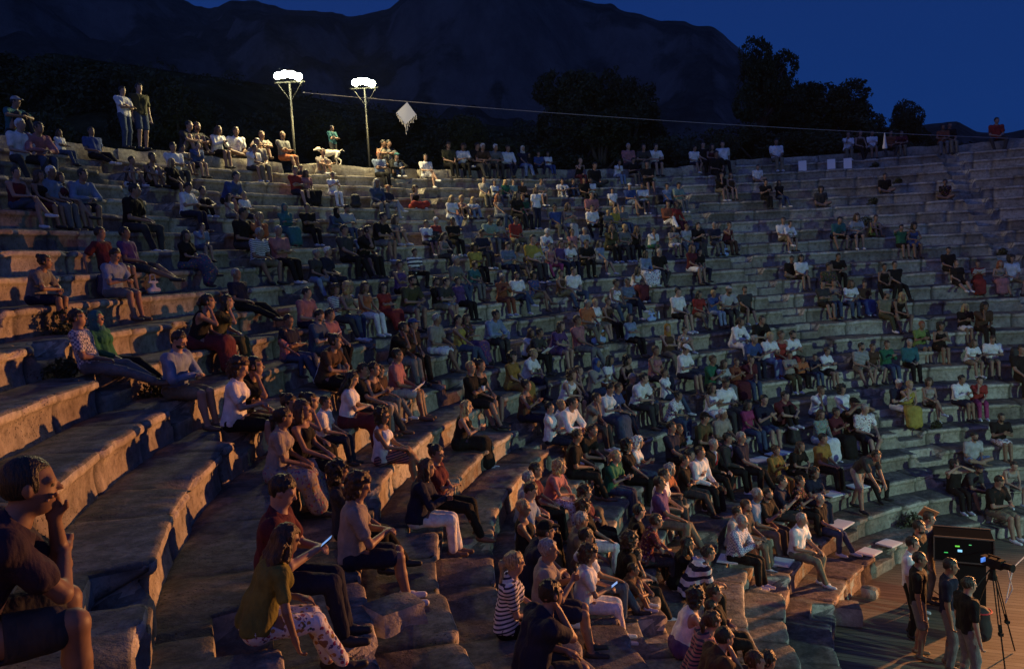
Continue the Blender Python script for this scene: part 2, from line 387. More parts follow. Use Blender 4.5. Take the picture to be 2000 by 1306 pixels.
def nets(D, lo, res):
    D = D.copy(); D[[0, -1]] = .2; D[:, [0, -1]] = .2; D[:, :, [0, -1]] = .2
    n = np.array(D.shape); S = D < 0
    c = [D[i:n[0]-1+i, j:n[1]-1+j, k:n[2]-1+k] for i in (0, 1) for j in (0, 1) for k in (0, 1)]
    sg = np.stack([x < 0 for x in c], 0); cnt = sg.sum(0); act = (cnt > 0) & (cnt < 8)
    ii = np.argwhere(act); vid = -np.ones(act.shape, np.int64); vid[act] = np.arange(len(ii))
    cv = np.stack([x[act] for x in c], 1)
    off = np.array([(i, j, k) for i in (0, 1) for j in (0, 1) for k in (0, 1)], float)
    acc = np.zeros((len(ii), 3)); num = np.zeros(len(ii))
    for a in range(8):
        for b in range(a+1, 8):
            if abs(off[a]-off[b]).sum() != 1: continue
            da, db = cv[:, a], cv[:, b]; m = (da < 0) != (db < 0)
            t = np.where(m, da/np.where(abs(da-db) < 1e-12, 1, da-db), 0)
            acc += np.where(m[:, None], off[a]+t[:, None]*(off[b]-off[a]), 0); num += m
    V = (ii+acc/num[:, None])*res+lo
    F = []
    for axx in range(3):
        u, v = [(1, 2), (2, 0), (0, 1)][axx]
        a = [slice(None)]*3; b = [slice(None)]*3; a[axx] = slice(0, -1); b[axx] = slice(1, None)
        ch = S[tuple(a)] != S[tuple(b)]
        e = np.argwhere(ch); e = e[(e[:, u] > 0) & (e[:, v] > 0) & (e[:, u] < n[u]-1) & (e[:, v] < n[v]-1)]
        eu = np.zeros(3, int); eu[u] = 1; ev = np.zeros(3, int); ev[v] = 1
        q = np.stack([vid[tuple((e-eu-ev).T)], vid[tuple((e-ev).T)], vid[tuple(e.T)], vid[tuple((e-eu).T)]], 1)
        ins = S[tuple(e.T)]; q = np.where(ins[:, None], q, q[:, ::-1]); F.append(q)
    F = np.concatenate(F); F = F[(F >= 0).all(1)]
    return V, F
def A(*v): return np.array(v, float)
def ik(a, b, l1, l2, hint):
    d = b-a; L = np.linalg.norm(d); mx = (l1+l2)*.995
    if L > mx: b = a+d/L*mx; d = b-a; L = mx
    x = (l1*l1-l2*l2+L*L)/(2*L); h = math.sqrt(max(l1*l1-x*x, 1e-6))
    u = d/L; w = hint-u*(hint@u); w = w/(np.linalg.norm(w)+1e-9)
    return a+u*x+w*h, b
def rotm(yaw, pitch, roll=0):
    cy, sy, c2, s2, c3, s3 = math.cos(yaw), math.sin(yaw), math.cos(pitch), math.sin(pitch), math.cos(roll), math.sin(roll)
    Rz = np.array([[cy, -sy, 0], [sy, cy, 0], [0, 0, 1]]); Rx = np.array([[1, 0, 0], [0, c2, -s2], [0, s2, c2]]); Ry = np.array([[c3, 0, s3], [0, 1, 0], [-s3, 0, c3]])
    return Rz@Rx@Ry
# pose table: lean (spine tilt forward), head (yaw, pitch), wrists L/R, ankles L/R, knee hints, elbow hints, all in metres, y forward, z up, origin on the seat under the hips
SEAT = dict(ankL=(-.10, .50, -.35), ankR=(.10, .50, -.35), wrL=(-.09, .34, .19), wrR=(.09, .34, .19), lean=.10, hyaw=0, hpit=-.08, kneeL=(0, .3, 1), kneeR=(0, .3, 1), elL=(-.6, -.6, -.6), elR=(.6, -.6, -.6))
def P_(**k): d = dict(SEAT); d.update(k); return d
UPL, UPR = (-.25, .1, 1), (.25, .1, 1)
POSES = {
 's': P_(), 's1': P_(wrL=(-.02, .42, .22), wrR=(.03, .40, .25), lean=.40, hpit=-.03, hyaw=.2, elL=(-1, -.1, -.4), elR=(1, -.1, -.4), ankL=(-.14, .42, -.35)),
 's2': P_(wrL=(.09, .20, .34), wrR=(-.09, .22, .31), elL=(-1, 0, -.8), elR=(1, 0, -.8), lean=-.02, hyaw=-.3, ankR=(.12, .60, -.34)),
 's3': P_(wrL=(-.16, .38, .17), wrR=(.05, .30, .20), lean=.18, hpit=-.2, hyaw=.35, ankL=(-.02, .44, -.35), ankR=(.06, .60, -.35), kneeL=(-.5, .3, 1)),
 's4': P_(wrL=(-.24, -.12, .06), wrR=(.12, .36, .2), elL=(-.5, -1, .2), lean=-.08, hyaw=.1, ankL=(-.12, .64, -.34), ankR=(.10, .42, -.34)),
 'k1': P_(ankL=(-.11, .44, .07), ankR=(.13, .36, .07), wrL=(.05, .40, .42), wrR=(.16, .38, .40), lean=.2, elL=(-1, 0, -.2), elR=(1, 0, -.2), hyaw=.3),
 'c1': P_(wrL=(-.04, .38, .34), wrR=(.04, .38, .36), elL=(-.8, -.3, -.8), elR=(.8, -.3, -.8), lean=.26, handin=1, hyaw=.2, ankR=(.02, .44, -.35)),
 'S': P_(ankL=(-.17, .46, -.35), ankR=(.19, .52, -.35), kneeL=(-.5, .3, 1), kneeR=(.5, .3, 1), lean=.2, hyaw=.3),
 'l': P_(ankL=(-.08, .50, -.35), ankR=(-.16, .62, -.12), kneeR=(-.1, .2, 1), wrL=(-.05, .36, .26), wrR=(.06, .36, .26), lean=.05, hyaw=-.2),
 'k': P_(ankL=(-.11, .42, .07), ankR=(.11, .42, .07), wrL=(-.03, .47, .33), wrR=(.04, .45, .30), lean=.3, elL=(-1, 0, -.2), elR=(1, 0, -.2), hpit=-.02),
 'x': P_(ankL=(.10, .34, .07), ankR=(-.10, .38, .06), kneeL=(-1, .25, .28), kneeR=(1, .25, .28), wrL=(-.09, .30, .15), wrR=(.09, .30, .15), lean=.22, hpit=-.15),
 'c': P_(wrL=(-.035, .33, .42), wrR=(.035, .33, .42), elL=(-.8, -.3, -.8), elR=(.8, -.3, -.8), lean=.12, handin=1),
 'h': P_(wrL=(-.06, .36, .18), wrR=(.05, .27, .60), elR=(.3, .2, -1), lean=.38, hpit=0, hyaw=.15),
 'f': P_(wrL=(-.05, .50, .16), wrR=(.05, .50, .14), ankL=(-.16, .48, -.35), ankR=(.16, .48, -.35), kneeL=(-.4, .3, 1), kneeR=(.4, .3, 1), lean=.62, hpit=-.05, hyaw=-.1),
 'p': P_(wrL=(-.045, .34, .31), wrR=(.05, .33, .31), lean=.18, hpit=-.45, elL=(-.9, -.3, -.7), elR=(.9, -.3, -.7)),
 'r': P_(ankL=(-.1, .78, -.16), ankR=(.08, .84, -.16), lean=-.22, wrL=(-.28, -.2, .07), wrR=(.12, .22, .2), hpit=.05, kneeL=UPL, kneeR=UPR),
 'b': P_(lean=-.2, wrL=(-.3, -.22, .05), wrR=(.3, -.22, .05), hpit=0, elL=(-.5, -1, .2), elR=(.5, -1, .2)),
 'w': P_(wrL=(-.10, .26, .74), wrR=(.10, .26, .74), elL=(-1, .1, -.5), elR=(1, .1, -.5)),
 'K': P_(ankL=(-.13, .40, .07), ankR=(.10, .56, -.33), wrL=(-.10, .40, .40), wrR=(.12, .30, .2), lean=.12, hyaw=-.25),
 'Q': P_(wrL=(-.03, .40, .52), wrR=(-.09, .43, .36), elL=(-.3, .3, -1), elR=(.6, .25, -.8), ankL=(-.12, .46, -.30), ankR=(.16, .44, -.26), kneeL=(-.2, .1, 1), kneeR=(.25, .1, 1), lean=.58, hpit=-.04, hyaw=-.12),
 'b2': P_(wrL=(-.1,.36,.2), wrR=(.30,.22,.03), elR=(.6,-.3,.4), lean=.48, hpit=-.35, hyaw=.1, ankL=(-.05,.55,-.35), ankR=(.1,.62,-.33)),
 't': P_(stand=1, wrL=(-.26, .03, .80), wrR=(.26, .05, .80), ankL=(-.10, -.02, .08), ankR=(.11, .03, .08), lean=.02, kneeL=(0, 1, 0), kneeR=(0, 1, 0), elL=(-.4, -1, 0), elR=(.4, -1, 0)),
 'T': P_(stand=1, wrL=(.07, .21, 1.17), wrR=(-.07, .23, 1.13), ankL=(-.10, -.02, .08), ankR=(.11, .03, .08), lean=-.03, kneeL=(0, 1, 0), kneeR=(0, 1, 0), elL=(-1, 0, -.8), elR=(1, 0, -.8)),
 'B': P_(stand=1, wrL=(-.1, .62, .62), wrR=(.1, .62, .6), ankL=(-.12, -.25, .08), ankR=(.12, .18, .08), lean=.95, kneeL=(0, 1, 0), kneeR=(0, 1, 0), elL=(-.4, -.5, 0), elR=(.4, -.5, 0), hpit=-.2),
}
def skeleton(pose, build):
    p = dict(POSES[pose]) if isinstance(pose, str) else dict(pose)
    f = build == 'f'; sw = .168 if f else .192
    J = {'f': f}; st = p.get('stand')
    P0 = A(0, 0, .93 if st else .105); J['P'] = P0; ln = p['lean']
    def along(h, ex=0): a = ln*(.5+.5*h/.5); return A(0, math.sin(a)*h*.92, math.cos(a)*h)
    J['W'] = P0+along(.17); J['C'] = P0+along(.36); J['N'] = P0+along(.50); up_ = along(.50)-along(.36); up_ /= np.linalg.norm(up_)
    J['up'] = up_
    nb = J['N']; hd = nb+up_*.07+A(0, .03, .11)*.9; J['H'] = hd
    J['HM'] = rotm(p['hyaw'], p['hpit'])
    for s, sg in (('L', -1), ('R', 1)):
        sh = J['C']+up_*.085+A(sg*sw, -.01, 0)
        w = A(*p['wr'+s]); l1, l2 = (.275, .245) if f else (.30, .265)
        if 'sh'+s in p: sh = sh+A(*p['sh'+s])
        e, w = ik(sh, w, l1, l2, A(*p['el'+s])); J['sh'+s], J['el'+s], J['wr'+s] = sh, e, w
        hp = P0+A(sg*.09, .0, -.0); a = A(*p['ank'+s]); l1, l2 = (.44, .42)
        kn, a = ik(hp, a, l1, l2, A(*p['knee'+s])); J['hp'+s], J['kn'+s], J['an'+s] = hp, kn, a
        dr = kn-hp; dr[2] = 0
        if st: dr = A(sg*.12, 1, 0)
        elif a[2] < .0 or abs(dr[0]) < 1: dr = dr/np.linalg.norm(dr)
        if pose == 'x': dr = A(sg*-.9, .4, 0)
        dr = dr/np.linalg.norm(dr)
        J['ft'+s] = dr*.15+A(0, 0, -.045)
        fwd = w-e; fwd = fwd/np.linalg.norm(fwd); J['hd'+s] = fwd
    J['handin'] = p.get('handin'); J['pose'] = pose
    return J
def torso(S, J, inf=0, k=.05):
    f = J['f']; s_ = 1+0
    for sg in (-1, 1):
        X = A(sg, 0, 0)
        S.cap(J['P']+X*(.082 if f else .070), J['W']+X*.05, (.108 if f else .098)+inf, (.080 if f else .090)+inf, k)
        S.cap(J['W']+X*.05, J['C']+X*(.07 if f else .085), (.080 if f else .090)+inf, (.088 if f else .104)+inf, k)
        sh = J['shR'] if sg > 0 else J['shL']
        S.cap(J['C']+X*.07+J['up']*.04, sh, (.080 if f else .085)+inf, (.050 if f else .058)+inf, k)
        if f: S.ell(J['C']+X*.065+A(0, .085, -.01), A(.062, .05, .06)+inf, None, .03)
    S.cap(J['C']+J['up']*.08, J['N']+J['up']*.01, .09+inf, .062+inf, k)
def fbody(J, res, hi):
    S = SDF(res); torso(S, J)
    f = J['f']; H, M = J['H'], J['HM']
    h = lambda x, y, z: H+M@A(x, y, z)
    S.cap(J['N']-J['up']*.02, h(0, -.02, -.06), .056 if not f else .047, .052 if not f else .044, .02)
    for s in 'LR':
        S.cap(J['sh'+s], J['el'+s], .050 if not f else .041, .040 if not f else .033, .02)
        S.cap(J['el'+s], J['wr'+s], .040 if not f else .033, .026 if not f else .022, .012)
        S.cap(J['hp'+s], J['kn'+s], .088, .057, .03); S.cap(J['kn'+s], J['kn'+s]*.62+J['an'+s]*.38+A(0, -.012, 0), .055, .054, .02)
        S.cap(J['kn'+s]*.62+J['an'+s]*.38+A(0, -.012, 0), J['an'+s], .054, .036, .02)
        a = J['an'+s]; ft = J['ft'+s]; S.cap(a+A(0, 0, -.02)-ft*.2, a+ft, .034, .024, .02)
    S.ell(h(0, -.012, .022), A(.077, .098, .098), M, 0)
    S.ell(h(0, .022, -.045), A(.060, .068, .070), M, .03)
    S.cap(h(0, .035, -.095), h(0, .05, -.092), .026, .022, .03)
    S.cap(h(0, .088, .01), h(0, .108, -.022), .008, .013, .014)
    S.cap(h(-.022, .083, -.058), h(.022, .083, -.058), .009, .009, .01)
    S.cap(h(-.05, .072, .022), h(.05, .072, .022), .014, .014, .012)
    for sg in (-1, 1): S.ell(h(sg*.078, -.008, -.005), A(.012, .02, .032), M, .008)
    V, F = S.mesh()
    mi = np.zeros(len(F), int)
    if hi:
        c = V[F].mean(1); q = (c-H)@M
        for sg in (-1, 1): mi[(abs(q[:, 0]-sg*.031) < .0105) & (abs(q[:, 2]-.002) < .0065) & (q[:, 1] > .055)] = 1
        mi[(abs(q[:, 0]) < .026) & (abs(q[:, 2]+.058) < .0075) & (q[:, 1] > .07)] = 2
    # hands: palm, four bent fingers of unequal length, thumb from the side of the palm
    for s, sg in (('L', -1), ('R', 1)):
        G = SDF(.0065 if hi else .011)
        w, d = J['wr'+s], J['hd'+s]
        up_ = A(0, 0, 1)-d*d[2]
        if np.linalg.norm(up_) < .3: up_ = A(0, -1, 0)-d*(-d[1])
        up_ /= np.linalg.norm(up_); side = np.cross(d, up_)
        if J['handin']: side, up_ = A(0, 0, 1)-d*d[2], A(sg, 0, 0); side /= np.linalg.norm(side)
        inn = side if np.dot(side, A(-sg, 0, 0)) > 0 or J['handin'] else -side
        G.cap(w-d*.03, w+d*.01, .027, .025, .01)
        for q in (-1.2, -.4, .4, 1.2): G.cap(w+d*.005+inn*q*.012, w+d*.078+inn*q*.019, .016, .0125, .012)
        for i, q in enumerate((1.25, .42, -.42, -1.25)):
            L = (.072, .080, .074, .058)[i]*.95; b = w+d*.080+inn*q*.019; cu = .25+.12*i if not J['handin'] else .06
            m1 = b+(d*math.cos(cu)-up_*math.sin(cu))*L*.5; m2 = m1+(d*math.cos(cu*2.4)-up_*math.sin(cu*2.4))*L*.5
            G.cap(b, m1, .0098, .0090, .004); G.cap(m1, m2, .0088, .0072, .003)
        t0 = w+d*.02+inn*.024; t1 = t0+d*.030+inn*.026-up_*.006; t2 = t1+d*.034+inn*.004-up_*.008
        G.cap(t0, t1, .015, .011, .008); G.cap(t1, t2, .011, .0085, .004)
        v, fc = G.mesh(); F = np.concatenate([F, fc+len(V)]); V = np.concatenate([V, v]); mi = np.concatenate([mi, np.zeros(len(fc), int)])
    return V, F, mi
def plane(p, n): p, n = np.array(p, float), np.array(n, float)/np.linalg.norm(n); return lambda Q: (Q-p)@n
def ftop(J, res, kind):
    S = SDF(res); f = J['f']; inf = .019 if kind != 'J' else .028; torso(S, J, inf)
    fr = {'T': .62, 'L': 1, 'K': .0, 'J': 1}[kind]
    for s in 'LR':
        if fr > 0: S.cap(J['sh'+s], J['sh'+s]*(1-min(fr, 1))+J['el'+s]*min(fr, 1), .066 if not f else .056, .066 if not f else .054, .02)
        if kind in 'LJ': S.cap(J['el'+s], J['wr'+s]*.94+J['el'+s]*.06, .052 if not f else .043, .036, .015)
    if kind == 'T':                       # open, loose cuffs
        pass
    nk = .012 if kind != 'K' else -.03
    S.cut.append(plane(J['N']+J['up']*nk+A(0, .02, 0), J['up']+A(0, .45, 0)))
    S.cut.append(plane(J['P']-A(0, 0, .03), A(0, -.15, -1)))
    if kind == 'K':
        for s, sg in (('L', -1), ('R', 1)): S.cut.append(plane(J['sh'+s]-A(sg*.045, 0, 0), A(sg, 0, .15)))
    wr = lambda Q: fbm(Q*np.array([9, 9, 5.]), 3, 5)*.022-.004
    return S.mesh(wr)
def fbottom(J, res, kind):
    S = SDF(res); f = J['f']; P = J['P']
    for sg in (-1, 1):
        X = A(sg, 0, 0); S.cap(P+X*(.082 if f else .070), P*.55+J['W']*.45+X*.055, .122 if f else .112, .10, .04)
    for s, sg in (('L', -1), ('R', 1)):
        hp, kn, an = J['hp'+s], J['kn'+s], J['an'+s]
        if kind in 'PJ':
            S.cap(hp, kn, .105, .074, .02); S.cap(kn, an+(kn-an)*.06, .072, .056, .02)
        elif kind == 'S': S.cap(hp, hp*.18+kn*.82, .108, .086, .02)
        elif kind == 'M': S.cap(hp, hp*.4+kn*.6, .11, .10, .12)
        elif kind == 'D':
            S.cap(hp, kn, .12, .10, .12); S.cap(kn, kn*.15+an*.85, .10, .12, .12)
    if kind in 'MD':
        kn = (J['knL']+J['knR'])/2; S.cap(P+A(0, .05, 0), P*.4+kn*.6, .11, .10, .08)
        if kind == 'D': an = (J['anL']+J['anR'])/2; S.cap(kn, kn*.15+an*.85, .09, .12, .08)
    pl = plane(J['P']*.5+J['W']*.5, J['up']); S.cut.append(lambda Q: np.where(Q[..., 1] < .17, pl(Q), -1))
    wr = lambda Q: fbm(Q*np.array([8, 8, 8.]), 2, 15)*.012
    V, F = S.mesh(wr)
    if J['pose'] not in ('t', 'T', 'B'): V[:, 2] = np.where((V[:, 1] < .2), np.maximum(V[:, 2], .001), V[:, 2])
    return V, F
def fshoes(J, res, side):
    S = SDF(res)
    for s in side:
        a = J['an'+s]; ft = J['ft'+s]
        S.cap(a+A(0, 0, -.030)-ft*.22, a+ft*.35+A(0, 0, -.022), .046, .042, .02); S.cap(a+ft*.35+A(0, 0, -.03), a+ft*1.12, .042, .032, .015)
        z = min(a[2]-.078, a[2]-.07); S.cut.append(lambda Q, z=z, a=a: np.where(np.linalg.norm(Q-a, axis=-1) < .3, z-Q[..., 2], -1))
    return S.mesh()
def fhair(J, res, st):
    S = SDF(res); H, M = J['H'], J['HM']; h = lambda x, y, z: H+M@A(x, y, z)
    nz = lambda Q: fbm(Q*np.array([34, 34, 16.]), 3, 2)*.022; fr = .030; top_ = .062; low = -.055
    if st == 's': S.ell(h(0, -.016, .030), A(.086, .104, .102), M, 0)
    if st == 'z': S.ell(h(0, -.016, .022), A(.083, .104, .103), M, 0); top_ = .066; fr = .036; nz = None; low = -.045
    if st in 'lbn': S.ell(h(0, -.018, .028), A(.090, .108, .104), M, 0)
    if st == 'l':
        for x in (-.062, -.02, .02, .062): S.cap(h(x, -.055, .0), h(x*1.15, -.075, -.15), .045, .045, .02); S.cap(h(x*1.15, -.075, -.15), h(x*1.1, -.10, -.30), .045, .03, .02)
        for x in (-.078, .078): S.cap(h(x, .0, .02), h(x*1.05, .01, -.13), .026, .030, .02)
        low = -9
    if st == 'b': S.ell(h(0, -.10, .095), A(.045, .045, .045), M, .01)
    if st == 'n': S.cap(h(0, -.10, .05), h(0, -.14, -.02), .035, .035, .02); S.cap(h(0, -.14, -.02), h(0, -.13, -.20), .034, .016, .02); low = -9
    if st == 'c':
        S.ell(h(0, -.03, .03), A(.115, .125, .120), M, 0); S.ell(h(0, -.05, -.06), A(.11, .09, .10), M, .03); low = -.17; nz = lambda Q: fbm(Q*28, 3, 2)*.05
    if st == 'h':                          # head scarf
        S.ell(h(0, -.016, .028), A(.092, .110, .106), M, 0); S.cap(h(0, -.03, -.05), h(0, -.02, -.14), .085, .095, .03); S.cap(h(0, .02, -.12), h(0, .03, -.17), .07, .08, .03)
        low = -9; nz = None
    if st == 'p':                          # cap with a peak
        S.ell(h(0, -.012, .045), A(.086, .108, .092), M, 0); S.cut.append(lambda Q: .045-((Q-H)@M)[..., 2])
        S.cap(h(-.035, .09, .056), h(-.03, .15, .048), .022, .016, .0); S.cap(h(.035, .09, .056), h(.03, .15, .048), .022, .016, .0); S.cap(h(0, .09, .056), h(0, .16, .048), .022, .014, .02)
        return S.mesh()
    S.cut.append(lambda Q: np.minimum(((Q-H)@M)[..., 1]-fr, top_-((Q-H)@M)[..., 2]) if st != 'h' else np.minimum(((Q-H)@M)[..., 1]-.062, np.minimum(.07-((Q-H)@M)[..., 2], ((Q-H)@M)[..., 2]+.115)))
    if low > -5: S.cut.append(lambda Q: (low-((Q-H)@M)[..., 2]))
    return S.mesh(nz)
def fbeard(J, res):
    S = SDF(res); H, M = J['H'], J['HM']; h = lambda x, y, z: H+M@A(x, y, z)
    S.ell(h(0, .023, -.053), A(.0635, .0715, .069), M, 0); S.cut.append(lambda Q: ((Q-H)@M)[..., 2]+.036); S.cut.append(lambda Q: -((Q-H)@M)[..., 1])
    return S.mesh(lambda Q: fbm(Q*40, 2, 2)*.003+.001)
# ------------------------------------------------------------------ cloth, skin, hair
COL = dict(white=(.72, .72, .74), cream=(.60, .54, .42), grey=(.24, .24, .25), lgrey=(.45, .45, .47), dgrey=(.07, .07, .075), black=(.016, .016, .018), navy=(.018, .026, .075),
 blue=(.04, .11, .40), lblue=(.28, .40, .66), denim=(.07, .12, .24), red=(.48, .025, .02), maroon=(.17, .02, .04), pink=(.62, .22, .25), orange=(.75, .20, .05),
 mustard=(.55, .29, .03), ochre=(.30, .27, .03), plum=(.06, .035, .07), yellow=(.62, .47, .04), green=(.02, .23, .12), lime=(.26, .42, .08), olive=(.10, .10, .045), khaki=(.31, .26, .17), beige=(.50, .43, .38),
 brown=(.12, .06, .035), rust=(.38, .10, .04), teal=(.03, .22, .26), purple=(.15, .06, .28), magenta=(.50, .03, .20), mint=(.35, .52, .44))
WORD = dict(lgrey='light grey', dgrey='dark grey', lblue='light blue', denim='denim blue', lime='lime green')
HAIRC = dict(k=(.011, .009, .008), n=(.055, .028, .015), y=(.40, .27, .12), g=(.27, .26, .25), w=(.58, .56, .53), r=(.26, .07, .025))
HAIRW = dict(k='black', n='brown', y='blond', g='grey', w='white', r='reddish')
def b_cloth(c, pat):
    def f(nt, b):
        co = coords(nt); base = c; n1 = noise(nt, co, 7, 4, .6)
        dark = tuple(x*.72 for x in c); lite = tuple(min(1, x*1.12) for x in c)
        col = ramp(nt, n1, [(.35, dark), (.65, lite)])
        if pat in ('str', 'bro', 'red'):
            sx = N(nt, 'ShaderNodeSeparateXYZ'); nt.links.new(co, sx.inputs[0])
            per = {'str': 1/.042, 'red': 1/.05, 'bro': 1/.125}[pat]
            s = math_(nt, 'GREATER_THAN', math_(nt, 'FRACT', math_(nt, 'MULTIPLY', math_(nt, 'ADD', sx.outputs[2], math_(nt, 'MULTIPLY', sx.outputs[1], -.25)), per)), .56)
            other = {'str': (.03, .035, .07), 'bro': (.012, .013, .04), 'red': (.42, .05, .05)}[pat]
            if max(c) < .3: other = (.4, .4, .42)
            col = mix(nt, s, col, other)
        if pat == 'flo':
            v = N(nt, 'ShaderNodeTexVoronoi', i_Scale=22.0); nt.links.new(co, v.inputs['Vector'])
            pick = ramp(nt, v.outputs['Color'], [(.2, (.35, .05, .10)), (.45, (.05, .07, .20)), (.7, (.45, .22, .05)), (.9, (.06, .12, .07))])
            blot = math_(nt, 'MULTIPLY', math_(nt, 'LESS_THAN', v.outputs['Distance'], .42), math_(nt, 'GREATER_THAN', noise(nt, co, 30, 3), .47))
            col = mix(nt, blot, col, pick)
        if pat == 'pla':
            w = N(nt, 'ShaderNodeTexChecker', i_Scale=34.0); nt.links.new(co, w.inputs[0]); w.inputs[1].default_value = (.8, .8, .85, 1); w.inputs[2].default_value = (.16, .18, .3, 1)
            col = mix(nt, .6, col, w.outputs[0])
        nt.links.new(col, b.inputs['Base Color'])
        bump(nt, b, math_(nt, 'ADD', math_(nt, 'MULTIPLY', noise(nt, coords(nt, 'Object', (1, 1, .45)), 11, 3, .5), 1.0), math_(nt, 'MULTIPLY', noise(nt, co, 260, 1), .04)), .75, .05)
    return f
COL = {k: (tuple((1.0 if k == 'white' else .84)*x for x in v) if k in ('white', 'cream', 'lgrey') else tuple((.62*(x*.82+.18*sum(v)/3)) for x in v)) for k, v in COL.items()}
def cloth(s):
    c, _, p = s.partition(':'); return mat('fabric_'+c+('_'+p if p else ''), COL[c], .85, b_cloth(COL[c], p), spec=.2)
def b_skin(c):
    def f(nt, b):
        nt.links.new(ramp(nt, noise(nt, coords(nt), 12, 3), [(.3, tuple(x*.82 for x in c)), (.7, c)]), b.inputs['Base Color'])
        b.inputs['Subsurface Weight'].default_value = .0
    return f
SKIN = [mat('skin_'+n, c, .55, b_skin(c), spec=.4) for n, c in (('light', (.37, .23, .17)), ('tan', (.29, .17, .12)), ('olive', (.23, .13, .085)), ('dark', (.16, .08, .045)))]
M_EYE = mat('eye_dark', (.02, .015, .012), .3); M_LIP = mat('lips', (.30, .10, .09), .5)
def b_hair(c):
    def f(nt, b):
        n = noise(nt, coords(nt, 'Object', (1, 1, .25)), 70, 3, .6)
        nt.links.new(ramp(nt, n, [(.35, tuple(x*.45 for x in c)), (.65, tuple(min(1, x*1.5) for x in c))]), b.inputs['Base Color']); bump(nt, b, n, .8, .02)
    return f
def hairm(k): return mat('hair_'+HAIRW[k], HAIRC[k], .5, b_hair(HAIRC[k]))
M_SHOE = {'w': mat('shoe_white', (.6, .6, .62), .6), 'k': mat('shoe_black', (.02, .02, .022), .6), 'n': mat('shoe_brown', (.12, .07, .045), .6)}
